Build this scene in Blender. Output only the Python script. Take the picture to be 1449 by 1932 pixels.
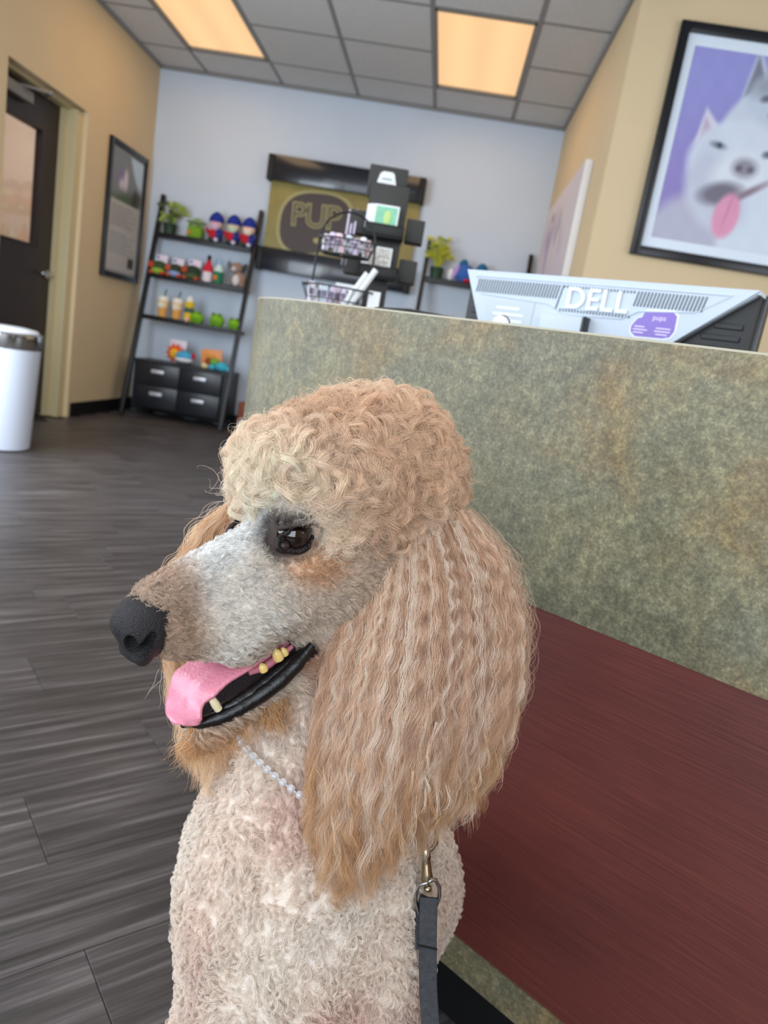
import bpy, bmesh, math, random
import numpy as np
from mathutils import Vector, Matrix

for _o in list(bpy.data.objects):
    bpy.data.objects.remove(_o)
SC = bpy.context.scene
COL = SC.collection
PI = math.pi

# ------------------------------------------------------------------ camera
F_PX = 1362.0
CAM_H = 0.8172
C_R = np.array([0.98338575, 0.07710638, 0.16433827])
C_U = np.array([-0.17673497, 0.20001346, 0.96372162])
C_F = np.array([-0.04143922, 0.97675443, -0.21031778])
C_O = np.array([0, 0, CAM_H])
cam_data = bpy.data.cameras.new('camera')
cam = bpy.data.objects.new('camera', cam_data)
COL.objects.link(cam)
cam.matrix_world = Matrix(((C_R[0], C_U[0], -C_F[0], 0), (C_R[1], C_U[1], -C_F[1], 0), (C_R[2], C_U[2], -C_F[2], CAM_H), (0, 0, 0, 1)))
cam_data.sensor_fit = 'VERTICAL'
cam_data.sensor_height = 36.0
cam_data.lens = F_PX / 1932 * 36.0
cam_data.clip_start = 0.02
cam_data.dof.use_dof = True
cam_data.dof.focus_distance = 0.52
cam_data.dof.aperture_fstop = 8.5
SC.camera = cam

# ------------------------------------------------------------------ world, light, exposure
w = bpy.data.worlds.new('daylight')
SC.world = w
w.use_nodes = True
w.node_tree.nodes['Background'].inputs[0].default_value = (0.62, 0.78, 1.0, 1)
w.node_tree.nodes['Background'].inputs[1].default_value = 1.0
SC.view_settings.view_transform = 'Standard'
SC.view_settings.look = 'None'
SC.view_settings.exposure = 0.0
SC.view_settings.gamma = 1.0
SC.view_settings.use_curve_mapping = False

def area_light(name, loc, target, sx, sy, power, color):
    d = bpy.data.lights.new(name, 'AREA')
    d.shape = 'RECTANGLE'
    d.size = sx
    d.size_y = sy
    d.energy = power
    d.color = color
    o = bpy.data.objects.new(name, d)
    COL.objects.link(o)
    o.location = loc
    o.rotation_euler = (Vector(target) - Vector(loc)).to_track_quat('-Z', 'Y').to_euler()
    return o

# daylight through the shop windows: the glazed front behind the camera and the glazing in the left wall, then two added fill lamps
area_light('window_daylight_front', (-0.6, -2.38, 1.45), (-0.6, 3.0, 1.0), 3.6, 2.1, 104, (0.84, 0.92, 1.0))
area_light('window_daylight_left', (-2.50, 0.3, 1.45), (1.0, 0.5, 0.7), 3.2, 2.1, 74, (0.84, 0.92, 1.0))
area_light('added_fill_left_rear', (-2.46, 2.75, 1.12), (0.2, 5.6, 0.6), 1.3, 1.5, 50, (0.80, 0.90, 1.0))  # extra lamp added in the left opening to brighten the back wall
area_light('added_fill_right', (3.10, 0.9, 1.55), (-2.6, 3.6, 1.2), 2.6, 1.9, 46, (0.92, 0.95, 1.0))  # unseen lamp added to brighten the left wall and the dog's right flank
# unseen overhead lamps added to brighten the dog and the room
area_light('added_overhead_fill', (-0.6, 1.9, 2.72), (-0.6, 1.9, 0), 0.56, 1.16, 15, (1.0, 0.90, 0.80))
area_light('added_overhead_fill', (0.9, 0.2, 2.70), (0.9, 0.2, 0), 0.56, 1.16, 13, (1.0, 0.90, 0.80))

# ------------------------------------------------------------------ helpers
def W(px, py, d):
    """point seen at photograph pixel (px, py), d metres along the optical axis"""
    return C_O + d * ((px - 724.5) / F_PX * C_R - (py - 966) / F_PX * C_U + C_F)

def lin(c):
    return tuple(((v / 255.0) / 12.92 if v / 255.0 < 0.04045 else ((v / 255.0 + 0.055) / 1.055) ** 2.4) for v in c)

MATS = {}

def mat(name, rgb=(200, 200, 200), rough=0.5, metal=0.0, vary=0.0, scale=8.0, bump=0.0, bscale=120.0, coat=0.0, spec=0.5,
        emit=None, strength=0.0, trans=0.0, attr=None, stretch=(1, 1, 1), alpha=1.0, ior=1.45):
    if name in MATS:
        return MATS[name]
    m = bpy.data.materials.new(name)
    m.use_nodes = True
    nt = m.node_tree
    N = nt.nodes
    b = N['Principled BSDF']
    c = lin(rgb)
    b.inputs['Base Color'].default_value = (*c, 1)
    b.inputs['Roughness'].default_value = rough
    b.inputs['Metallic'].default_value = metal
    b.inputs['Coat Weight'].default_value = coat
    b.inputs['Specular IOR Level'].default_value = spec
    b.inputs['Transmission Weight'].default_value = trans
    b.inputs['IOR'].default_value = ior
    if emit is not None:
        b.inputs['Emission Color'].default_value = (*lin(emit), 1)
        b.inputs['Emission Strength'].default_value = strength
    tc = N.new('ShaderNodeTexCoord')
    mp = N.new('ShaderNodeMapping')
    mp.inputs['Scale'].default_value = stretch
    nt.links.new(tc.outputs['Object'], mp.inputs['Vector'])
    src = None
    if attr:
        a = N.new('ShaderNodeAttribute')
        a.attribute_name = attr
        src = a.outputs['Color']
    if vary > 0:
        nz = N.new('ShaderNodeTexNoise')
        nz.inputs['Scale'].default_value = scale
        nz.inputs['Detail'].default_value = 5
        nt.links.new(mp.outputs[0], nz.inputs['Vector'])
        mx = N.new('ShaderNodeMix')
        mx.data_type = 'RGBA'
        mx.blend_type = 'MULTIPLY'
        mr = N.new('ShaderNodeMapRange')
        mr.inputs['From Min'].default_value = 0.3
        mr.inputs['From Max'].default_value = 0.7
        mr.inputs['To Min'].default_value = 1 - vary
        mr.inputs['To Max'].default_value = 1 + vary
        nt.links.new(nz.outputs['Fac'], mr.inputs['Value'])
        mx.inputs['Factor'].default_value = 1
        if src is not None:
            nt.links.new(src, mx.inputs['A'])
        else:
            mx.inputs['A'].default_value = (*c, 1)
        cc = N.new('ShaderNodeCombineColor')
        for i in range(3):
            nt.links.new(mr.outputs[0], cc.inputs[i])
        nt.links.new(cc.outputs[0], mx.inputs['B'])
        src = mx.outputs['Result']
    if src is not None:
        nt.links.new(src, b.inputs['Base Color'])
    if bump > 0:
        nb = N.new('ShaderNodeTexNoise')
        nb.inputs['Scale'].default_value = bscale
        nb.inputs['Detail'].default_value = 3
        nt.links.new(mp.outputs[0], nb.inputs['Vector'])
        bp = N.new('ShaderNodeBump')
        bp.inputs['Strength'].default_value = bump
        bp.inputs['Distance'].default_value = 0.002
        nt.links.new(nb.outputs['Fac'], bp.inputs['Height'])
        nt.links.new(bp.outputs[0], b.inputs['Normal'])
    MATS[name] = m
    return m

def link(o, parent=None):
    COL.objects.link(o)
    if parent is not None:
        o.parent = parent
    return o

def tag(o, label=None, cat=None, group=None, kind=None):
    if label: o['label'] = label
    if cat: o['category'] = cat
    if group: o['group'] = group
    if kind: o['kind'] = kind
    return o

def thing(name, loc, label, cat, group=None, rz=0.0, rot=None):
    o = bpy.data.objects.new(name, None)
    o.empty_display_size = 0.05
    COL.objects.link(o)
    o.location = loc
    o.rotation_euler = rot if rot else (0, 0, rz)
    return tag(o, label, cat, group)

class MB:
    """collects shapes into ONE mesh"""
    def __init__(s):
        s.bm = bmesh.new()

    def _x(s, verts, loc, rot, M):
        T = Matrix.Translation(Vector(loc)) @ (Matrix.Rotation(rot[2], 4, 'Z') @ Matrix.Rotation(rot[1], 4, 'Y') @ Matrix.Rotation(rot[0], 4, 'X'))
        if M is not None:
            T = M @ T
        bmesh.ops.transform(s.bm, matrix=T, verts=verts)

    def box(s, c, d, bev=0.0, rot=(0, 0, 0), M=None, seg=2, mi=0):
        r = bmesh.ops.create_cube(s.bm, size=1.0)
        vs = r['verts']
        bmesh.ops.scale(s.bm, vec=Vector(d), verts=vs)
        if bev > 0:
            es = list({e for v in vs for e in v.link_edges})
            rr = bmesh.ops.bevel(s.bm, geom=es, offset=bev, segments=seg, affect='EDGES', profile=0.5)
            vs = list({v for f in rr['faces'] for v in f.verts} | {v for v in vs if v.is_valid})
            fs = {f for v in vs for f in v.link_faces}
            vs = list({v for f in fs for v in f.verts})
        for f in {f for v in vs for f in v.link_faces}:
            f.material_index = mi
        s._x(vs, c, rot, M)
        return s

    def cyl(s, c, r, h, r2=None, n=24, rot=(0, 0, 0), M=None, caps=True, mi=0):
        rr = bmesh.ops.create_cone(s.bm, cap_ends=caps, cap_tris=False, segments=n, radius1=r, radius2=r if r2 is None else r2, depth=h)
        for f in {f for v in rr['verts'] for f in v.link_faces}:
            f.material_index = mi
        s._x(rr['verts'], c, rot, M)
        return s

    def ball(s, c, d, n=20, rot=(0, 0, 0), M=None, mi=0):
        rr = bmesh.ops.create_uvsphere(s.bm, u_segments=n, v_segments=max(8, n // 2), radius=1.0)
        bmesh.ops.scale(s.bm, vec=Vector(d), verts=rr['verts'])
        for f in {f for v in rr['verts'] for f in v.link_faces}:
            f.material_index = mi
        s._x(rr['verts'], c, rot, M)
        return s

    def lathe(s, prof, c=(0, 0, 0), n=28, rot=(0, 0, 0), M=None, mi=0):
        rows = []
        for (r, z) in prof:
            rows.append([s.bm.verts.new((max(r, 1e-5) * math.cos(2 * PI * k / n), max(r, 1e-5) * math.sin(2 * PI * k / n), z)) for k in range(n)])
        for a, b in zip(rows, rows[1:]):
            for k in range(n):
                f = s.bm.faces.new((a[k], a[(k + 1) % n], b[(k + 1) % n], b[k]))
                f.material_index = mi
        for row, flip in ((rows[0], True), (rows[-1], False)):
            f = s.bm.faces.new(row[::-1] if flip else row)
            f.material_index = mi
        s._x([v for r_ in rows for v in r_], c, rot, M)
        return s

    def tube(s, pts, r, n=8, closed=False, mi=0):
        pts = [Vector(p) for p in pts]
        m = len(pts)
        rad = r if hasattr(r, '__len__') else [r] * m
        rows = []
        up = None
        for i, p in enumerate(pts):
            a = pts[(i - 1) % m] if (closed or i > 0) else p
            b = pts[(i + 1) % m] if (closed or i < m - 1) else p
            t = (b - a).normalized()
            if up is None:
                up = Vector((0, 0, 1)) if abs(t.z) < 0.9 else Vector((1, 0, 0))
            e1 = (up - t * up.dot(t)).normalized()
            e2 = t.cross(e1)
            up = e1
            rows.append([s.bm.verts.new(p + (e1 * math.cos(2 * PI * k / n) + e2 * math.sin(2 * PI * k / n)) * rad[i]) for k in range(n)])
        pairs = list(zip(rows, rows[1:])) + ([(rows[-1], rows[0])] if closed else [])
        for a, b in pairs:
            for k in range(n):
                f = s.bm.faces.new((a[k], a[(k + 1) % n], b[(k + 1) % n], b[k]))
                f.material_index = mi
        if not closed:
            s.bm.faces.new(rows[0][::-1]).material_index = mi
            s.bm.faces.new(rows[-1]).material_index = mi
        return s

    def prism(s, poly, h, M=None, mi=0, c=(0, 0, 0), rot=(0, 0, 0)):
        """poly in xy (counter-clockwise), extruded from z=0 to z=h"""
        a = [s.bm.verts.new((x, y, 0)) for x, y in poly]
        b = [s.bm.verts.new((x, y, h)) for x, y in poly]
        n = len(poly)
        fs = [s.bm.faces.new(a[::-1]), s.bm.faces.new(b)]
        for k in range(n):
            fs.append(s.bm.faces.new((a[k], a[(k + 1) % n], b[(k + 1) % n], b[k])))
        for f in fs:
            f.material_index = mi
        s._x(a + b, c, rot, M)
        return s

    def build(s, name, m, parent=None, smooth=True, loc=None, rot=None, ang=40):
        bmesh.ops.recalc_face_normals(s.bm, faces=s.bm.faces)
        me = bpy.data.meshes.new(name)
        s.bm.to_mesh(me)
        s.bm.free()
        for x in (m if isinstance(m, (list, tuple)) else [m]):
            me.materials.append(x)
        if smooth:
            me.shade_smooth()
            try:
                me.set_sharp_from_angle(angle=math.radians(ang))
            except Exception:
                pass
        o = link(bpy.data.objects.new(name, me), parent)
        if loc is not None: o.location = loc
        if rot is not None: o.rotation_euler = rot
        return o

def copy_tree(o, parent=None):
    c = o.copy()
    COL.objects.link(c)
    c.parent = parent
    for ch in list(o.children):
        copy_tree(ch, c)
    return c

def text_part(name, s, size, m, parent, loc, rot, ext=0.0005, bold=0.0, align='CENTER', shear=0.0, spacing=1.0):
    cu = bpy.data.curves.new(name, 'FONT')
    cu.body = s
    cu.size = size
    cu.extrude = ext
    cu.offset = bold
    cu.align_x = align
    cu.align_y = 'CENTER'
    cu.shear = shear
    cu.space_character = spacing
    cu.materials.append(m)
    tmp = link(bpy.data.objects.new(name, cu))
    me = bpy.data.meshes.new_from_object(tmp.evaluated_get(bpy.context.evaluated_depsgraph_get()))
    bpy.data.objects.remove(tmp)
    me.name = name
    if not me.materials: me.materials.append(m)
    o = link(bpy.data.objects.new(name, me), parent)
    o.location = loc
    o.rotation_euler = rot
    return o

def pydata(name, verts, faces, m, parent=None, smooth=False):
    me = bpy.data.meshes.new(name)
    me.from_pydata([tuple(v) for v in verts], [], faces)
    me.materials.append(m)
    if smooth: me.shade_smooth()
    me.update()
    return link(bpy.data.objects.new(name, me), parent)

# ------------------------------------------------------------------ room
XL, YB, XR, YN, ZC = -2.61, 6.18, 0.626, 3.887, 2.74
YF, XRR = -2.5, 3.2           # glazed front behind the camera, far right wall

m_tan = mat('tan_wall_paint', (206, 184, 148), 0.75, vary=0.02, scale=3, bump=0.12, bscale=160)
m_blue = mat('pale_blue_grey_wall_paint', (196, 207, 221), 0.8, vary=0.02, scale=3, bump=0.12, bscale=160)
m_jamb = mat('painted_metal_door_frame', (196, 180, 140), 0.5)
m_black = mat('black_stained_wood', (17, 17, 20), 0.42, vary=0.15, scale=12)
m_base = mat('black_rubber_baseboard', (14, 14, 15), 0.5)
m_tile = mat('ceiling_tile', (204, 203, 202), 0.95, vary=0.05, scale=60, bump=0.3, bscale=180)
m_grid = mat('ceiling_grid_metal', (138, 136, 134), 0.55)
m_dark = mat('dark_void', (22, 21, 21), 0.9)

def struct(name, mb, m, parent=None):
    o = mb.build(name, m, parent, smooth=False)
    if parent is None: o['kind'] = 'structure'
    return o

T = 0.12
b = MB(); b.box(((XL + XR) / 2, YB + T / 2, ZC / 2), (XR - XL + 2 * T, T, ZC + 0.1))
struct('wall_back', b, m_blue)
# left wall: glazing opening y -1.9..2.1, door opening y 4.175..5.09
OY0, OY1, OZ = 4.175, 5.09, 2.05
WY0, WY1, WZ0, WZ1 = -1.4, 3.5, 0.35, 2.45
b = MB()
TL = 0.22
for (y0, y1, z0, z1) in ((YF, WY0, 0, ZC), (WY0, WY1, 0, WZ0), (WY0, WY1, WZ1, ZC), (WY1, OY0, 0, ZC), (OY0, OY1, OZ, ZC), (OY1, YB, 0, ZC)):
    b.box((XL - TL / 2, (y0 + y1) / 2, (z0 + z1) / 2), (TL, y1 - y0, z1 - z0))
struct('wall_left', b, m_tan)
b = MB(); b.box((XR + T / 2, (YN + YB) / 2 + 0.06, ZC / 2), (T, YB - YN + 0.12, ZC)); struct('wall_right', b, m_tan)
b = MB(); b.box(((XR + T + XRR) / 2, YN + T / 2, ZC / 2), (XRR - XR - T, T, ZC)); struct('wall_picture_side', b, m_tan)
b = MB()
for (y0, y1, z0, z1) in ((YF, -0.5, 0, ZC), (2.3, YN, 0, ZC), (-0.5, 2.3, 0, 0.5), (-0.5, 2.3, 2.55, ZC)):
    b.box((XRR + T / 2, (y0 + y1) / 2, (z0 + z1) / 2), (T, y1 - y0, z1 - z0))
struct('wall_far_right', b, m_tan)
b = MB()
for (x0, x1, z0, z1) in ((XL, -2.45, 0, ZC), (1.25, XRR, 0, ZC), (-2.45, 1.25, 0, 0.3), (-2.45, 1.25, 2.55, ZC)):
    b.box(((x0 + x1) / 2, YF - T / 2, (z0 + z1) / 2), (x1 - x0, T, z1 - z0))
struct('wall_front', b, m_tan)
# window frames
def window_frame(name, p0, p1, z0, z1, n):
    o = bpy.data.objects.new(name, None); COL.objects.link(o); o['kind'] = 'structure'
    p0, p1 = Vector(p0), Vector(p1)
    d = (p1 - p0); a = math.atan2(d.y, d.x)
    b = MB(); b.box(((p0 + p1).x / 2, (p0 + p1).y / 2, z0 + 0.03), (d.length, 0.06, 0.06), rot=(0, 0, a)); b.build('window_sill', m_jamb, o)
    b = MB(); b.box(((p0 + p1).x / 2, (p0 + p1).y / 2, z1 - 0.03), (d.length, 0.06, 0.06), rot=(0, 0, a)); b.build('window_head', m_jamb, o)
    for k in range(n + 1):
        q = p0.lerp(p1, k / n)
        b = MB(); b.box((q.x, q.y, (z0 + z1) / 2), (0.06, 0.06, z1 - z0 - 0.12), rot=(0, 0, a)); b.build('mullion', m_jamb, o)
window_frame('window_1', (-2.42, YF - 0.06, 0), (1.22, YF - 0.06, 0), 0.3, 2.55, 3)
window_frame('window_2', (XL - 0.1, WY0 + 0.03, 0), (XL - 0.1, WY1 - 0.03, 0), WZ0, WZ1, 3)

window_frame('window_3', (XRR + 0.06, -0.47, 0), (XRR + 0.06, 2.27, 0), 0.5, 2.55, 2)  # frame of the opening where the added right-hand lamp stands
# ------ floor with vinyl planks
m_plank = bpy.data.materials.new('dark_grey_wood_vinyl')
m_plank.use_nodes = True
def build_plank(m):
    nt = m.node_tree; N = nt.nodes; b = N['Principled BSDF']
    b.inputs['Roughness'].default_value = 0.42
    b.inputs['Specular IOR Level'].default_value = 0.45
    tc = N.new('ShaderNodeTexCoord')
    oi = N.new('ShaderNodeObjectInfo')
    ad = N.new('ShaderNodeVectorMath'); ad.operation = 'MULTIPLY_ADD'
    ad.inputs[1].default_value = (1, 1, 1)
    cx = N.new('ShaderNodeCombineXYZ')
    ml = N.new('ShaderNodeMath'); ml.operation = 'MULTIPLY'; ml.inputs[1].default_value = 37.0
    nt.links.new(oi.outputs['Random'], ml.inputs[0])
    nt.links.new(ml.outputs[0], cx.inputs[0]); nt.links.new(ml.outputs[0], cx.inputs[1])
    nt.links.new(tc.outputs['Object'], ad.inputs[0]); nt.links.new(cx.outputs[0], ad.inputs[2])
    def noise(sc, s, det, rough=0.6):
        mp = N.new('ShaderNodeMapping'); mp.inputs['Scale'].default_value = sc
        nt.links.new(ad.outputs[0], mp.inputs['Vector'])
        n = N.new('ShaderNodeTexNoise'); n.inputs['Scale'].default_value = s; n.inputs['Detail'].default_value = det; n.inputs['Roughness'].default_value = rough
        nt.links.new(mp.outputs[0], n.inputs['Vector'])
        return n.outputs['Fac']
    a = noise((1.2, 22, 1), 2.2, 6, 0.62)
    c = noise((2.5, 110, 1), 1.5, 4, 0.7)
    mx = N.new('ShaderNodeMath'); mx.operation = 'MULTIPLY_ADD'; mx.inputs[1].default_value = 0.45
    nt.links.new(c, mx.inputs[0]); nt.links.new(a, mx.inputs[2])
    r = N.new('ShaderNodeValToRGB')
    e = r.color_ramp.elements
    e[0].position = 0.50; e[0].color = (*lin((42, 38, 38)), 1)
    e[1].position = 0.95; e[1].color = (*lin((124, 118, 117)), 1)
    k = e.new(0.68); k.color = (*lin((68, 63, 63)), 1)
    k = e.new(0.78); k.color = (*lin((86, 80, 80)), 1)
    nt.links.new(mx.outputs[0], r.inputs[0])
    hv = N.new('ShaderNodeHueSaturation')
    mr = N.new('ShaderNodeMapRange'); mr.inputs['To Min'].default_value = 0.72; mr.inputs['To Max'].default_value = 1.04
    nt.links.new(oi.outputs['Random'], mr.inputs[0]); nt.links.new(mr.outputs[0], hv.inputs['Value'])
    nt.links.new(r.outputs[0], hv.inputs['Color']); nt.links.new(hv.outputs[0], b.inputs['Base Color'])
    bp = N.new('ShaderNodeBump'); bp.inputs['Strength'].default_value = 0.25; bp.inputs['Distance'].default_value = 0.001
    nt.links.new(c, bp.inputs['Height']); nt.links.new(bp.outputs[0], b.inputs['Normal'])
build_plank(m_plank)
b = MB(); b.box(((XL - 1.4 + XRR) / 2, (YF + YB) / 2, -0.055), (XRR - XL + 1.8, YB - YF + 0.3, 0.1))
floor = struct('floor', b, m_dark)
pa = math.radians(41)
pd = np.array([math.cos(pa), math.sin(pa)]); pn = np.array([-math.sin(pa), math.cos(pa)])
PL, PW = 1.22, 0.178
me_plank = None
rnd = random.Random(3)
cnt = 0
for j in range(-24, 40):
    off = rnd.random() * PL
    for i in range(-6, 8):
        c = pd * (i * PL + off) + pn * (j * PW)
        if not (-3.1 < c[0] < 2.4 and -1.5 < c[1] < YB + 0.35): continue
        if c[0] > 0.9 and 0.35 < c[1] < 3.4: continue
        if c[0] > 1.3 and c[1] > 0.35: continue
        # cut planks that would run through the walls: only keep a plank when most of it lies inside
        ends = [c + pd * PL * s for s in (-0.5, 0.5)]
        if me_plank is None:
            q = MB(); q.box((0, 0, -0.002), (PL - 0.0012, PW - 0.0012, 0.004), bev=0.0006, seg=1)
            o = q.build('plank', m_plank, floor, smooth=False); me_plank = o.data
        else:
            o = link(bpy.data.objects.new('plank', me_plank), floor)
        # whole planks only: shorten the ones crossing the back or left wall by scaling
        s0, s1 = -0.5, 0.5
        for _ in range(40):
            e0 = c + pd * PL * s0
            if e0[0] < XL - 0.02 or e0[1] > YB - 0.0 : s0 += 0.025
            e1 = c + pd * PL * s1
            if e1[1] > YB - 0.0 or e1[0] < XL - 0.02: s1 -= 0.025
        if s1 - s0 < 0.06:
            bpy.data.objects.remove(o); continue
        cc = c + pd * PL * (s0 + s1) / 2
        o.location = (cc[0], cc[1], 0.0005)
        o.rotation_euler = (0, 0, pa)
        o.scale = (s1 - s0, 1, 1)
        cnt += 1

# ------ suspended ceiling: slab, tiles, grid bars, two light panels
b = MB(); b.box(((XL + XRR) / 2, (YF + YB) / 2, ZC + 0.19), (XRR - XL + 0.4, YB - YF + 0.3, 0.1))
ceiling = struct('ceiling', b, m_dark)
XG, R1, TS = -2.23, 5.7554, 0.61
xs = [XL] + [XG + k * TS for k in range(0, 9) if XG + k * TS < XRR] + [XRR]
ys = [YB] + [R1 - k * TS for k in range(0, 14) if R1 - k * TS > YF] + [YF]
def is_light(i, j):
    xa, ya = xs[i], ys[j + 1]
    if abs(xs[i] - XG) < 0.01 and j in (1, 2): return 'a'
    if abs(xs[i] - (XG + 3 * TS)) < 0.01 and j in (1, 2): return 'b'
    return None
tile_me = {}
for i in range(len(xs) - 1):
    for j in range(len(ys) - 1):
        x0, x1, y1, y0 = xs[i], xs[i + 1], ys[j], ys[j + 1]
        if is_light(i, j): continue
        if x0 > XR - 0.01 and y0 > YN - 0.3: continue
        if y1 < 0.5: continue
        if x0 < XR < x1 and y1 > YN: x1 = XR
        dx, dy = x1 - x0 - 0.022, y1 - y0 - 0.022
        key = (round(dx, 3), round(dy, 3))
        if key not in tile_me:
            q = MB(); q.box((0, 0, 0), (dx, dy, 0.016), bev=0.003, seg=1)
            o = q.build('ceiling_tile', m_tile, ceiling, smooth=False); tile_me[key] = o.data
        else:
            o = link(bpy.data.objects.new('ceiling_tile', tile_me[key]), ceiling)
        o.location = ((x0 + x1) / 2, (y0 + y1) / 2, ZC + 0.010)
b0 = MB(); b0.box(((XL + XRR) / 2, (YF + 0.5) / 2, ZC + 0.01), (XRR - XL, 0.5 - YF + 0.4, 0.014)); b0.build('ceiling_panel', m_tile, ceiling, smooth=False)
for k, x in enumerate(xs):
    yb = YB if x <= XR + 0.01 else YN
    q = MB(); q.box((x, (yb + YF) / 2, ZC + 0.002), (0.024, yb - YF, 0.006)); q.box((x, (yb + YF) / 2, ZC + 0.02), (0.004, yb - YF, 0.03))
    q.build('grid_bar', m_grid, ceiling, smooth=False)
for j in range(len(ys)):
    xe = XR if ys[j] > YN else XRR
    spans = [(XL, xe)]
    if j == 2: spans = [(XL, XG), (XG + TS, XG + 3 * TS), (XG + 4 * TS, xe)]
    for xa_, xb_ in spans:
        q = MB()
        q.box(((xa_ + xb_) / 2, ys[j], ZC + 0.0025), (xb_ - xa_, 0.024, 0.005))
        q.build('grid_bar', m_grid, ceiling, smooth=False)
m_diff = mat('lit_light_panel', (120, 90, 60), 0.5, emit=(255, 207, 151), strength=1.05)
nt = m_diff.node_tree
N = nt.nodes
# the tubes behind the lens show as soft lengthwise bands
tc = N.new('ShaderNodeTexCoord'); sp = N.new('ShaderNodeSeparateXYZ'); nt.links.new(tc.outputs['Object'], sp.inputs[0])
mm = N.new('ShaderNodeMath'); mm.operation = 'MULTIPLY'; mm.inputs[1].default_value = 2 * PI / 0.27; nt.links.new(sp.outputs[0], mm.inputs[0])
cs = N.new('ShaderNodeMath'); cs.operation = 'COSINE'; nt.links.new(mm.outputs[0], cs.inputs[0])
ma = N.new('ShaderNodeMath'); ma.operation = 'MULTIPLY_ADD'; ma.inputs[1].default_value = -0.05; ma.inputs[2].default_value = 0.97; nt.links.new(cs.outputs[0], ma.inputs[0])
nt.links.new(ma.outputs[0], N['Principled BSDF'].inputs['Emission Strength'])
m_lframe = mat('light_panel_frame', (150, 140, 125), 0.5)
def light_panel(x0, label):
    cx, cy = x0 + TS / 2, R1 - TS
    t = thing('ceiling_light', (cx, cy, ZC + 0.001), label, 'ceiling light', 'ceiling light panels')
    q = MB()
    for sx in (-1, 1):
        q.box((sx * (TS / 2 - 0.018), 0, 0.012), (0.020, 2 * TS - 0.02, 0.022))
        q.box((0, sx * (TS - 0.03), 0.012), (TS - 0.03, 0.044, 0.022))
    q.build('frame', m_lframe, t, smooth=False)
    q = MB(); q.box((0, 0, 0.014), (TS - 0.05, 2 * TS - 0.09, 0.006)); q.build('diffuser', m_diff, t, smooth=False)
    d = bpy.data.lights.new('fluorescent_tubes', 'AREA'); d.shape = 'RECTANGLE'; d.size = 0.52; d.size_y = 1.1; d.energy = 5.5; d.color = (1.0, 0.68, 0.40)
    o = link(bpy.data.objects.new('fluorescent_tubes', d), t); o.location = (0, 0, 0.006); o.visible_camera = False
light_panel(XG, 'glowing warm ceiling light panel on the left, cut off by the top of the picture')
light_panel(XG + 3 * TS, 'glowing warm ceiling light panel on the right, seen whole')

# trims
def trim(name, p0, p1, h, t, m, z0=0.0):
    p0, p1 = Vector((*p0, 0)), Vector((*p1, 0)); d = p1 - p0
    b = MB(); c = (p0 + p1) / 2
    b.box((c.x, c.y, z0 + h / 2), (d.length, t, h), bev=0.002, rot=(0, 0, math.atan2(d.y, d.x)), seg=1)
    return struct(name, b, m)
trim('baseboard_left', (XL + 0.006, OY1 + 0.03), (XL + 0.006, YB), 0.10, 0.012, m_base, 0.001)
trim('baseboard_left_near', (XL + 0.006, YF), (XL + 0.006, OY0 - 0.03), 0.10, 0.012, m_base, 0.001)
trim('baseboard_back', (XL + 0.012, YB - 0.006), (XR - 0.012, YB - 0.006), 0.10, 0.012, m_base, 0.001)
trim('baseboard_right', (XR - 0.006, YN), (XR - 0.006, YB - 0.012), 0.10, 0.012, m_base, 0.001)
trim('trim_1', (XR - 0.01, YN - 0.0), (XR - 0.01, YB), 0.02, 0.02, m_grid, ZC - 0.022)
trim('trim_2', (XL, YB - 0.01), (XR - 0.02, YB - 0.01), 0.02, 0.02, m_grid, ZC - 0.022)
trim('trim_3', (XL + 0.01, YF), (XL + 0.01, YB - 0.02), 0.02, 0.02, m_grid, ZC - 0.022)

# ------ door set deep in the left wall
m_door = mat('dark_brown_door_veneer', (42, 31, 32), 0.4, vary=0.2, scale=5, stretch=(1, 1, 0.1))
m_chrome = mat('brushed_chrome', (200, 200, 205), 0.22, metal=1.0)
m_alu = mat('closer_aluminium', (140, 138, 134), 0.45, metal=0.4)
m_glass = mat('door_glass', (250, 250, 250), 0.03, trans=1.0, ior=1.45)
door = bpy.data.objects.new('door_1', None); COL.objects.link(door); door['kind'] = 'structure'
DX = -2.77
b = MB()
for (y0, y1, z0, z1) in ((4.20, 4.34, 0.012, 2.03), (4.80, 4.985, 0.012, 2.03), (4.34, 4.80, 0.012, 1.13), (4.34, 4.80, 1.83, 2.03)):
    b.box((DX, (y0 + y1) / 2, (z0 + z1) / 2), (0.044, y1 - y0, z1 - z0))
b.build('door_leaf', m_door, door, smooth=False)
b = MB()
for (y0, y1, z0, z1) in ((4.335, 4.35, 1.12, 1.84), (4.79, 4.805, 1.12, 1.84), (4.35, 4.79, 1.12, 1.135), (4.35, 4.79, 1.825, 1.84)):
    b.box((DX, (y0 + y1) / 2, (z0 + z1) / 2), (0.056, y1 - y0, z1 - z0), bev=0.003, seg=1)
b.build('glass_bead', m_door, door)
b = MB(); b.box((DX, 4.57, 1.48), (0.006, 0.44, 0.69)); b.build('glass_pane', m_glass, door, smooth=False)
b = MB()
for y0, y1 in ((4.155, 4.20), (4.985, 5.09)):
    b.box((DX - 0.01, (y0 + y1) / 2, 1.02), (0.14, y1 - y0, 2.04))
    b.box((DX + 0.08, (y0 + y1) / 2 + (0.006 if y0 < 4.5 else 0.012), 1.02), (0.10, y1 - y0 - 0.02, 2.04))
b.box((DX + 0.01, 4.6, 2.045), (0.16, 0.9, 0.03))
b.build('door_frame', m_jamb, door, smooth=False)
b = MB(); b.cyl((DX + 0.03, 4.93, 0.965), 0.026, 0.012, rot=(0, PI / 2, 0)); b.cyl((DX + 0.05, 4.93, 0.965), 0.010, 0.04, rot=(0, PI / 2, 0))
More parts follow.
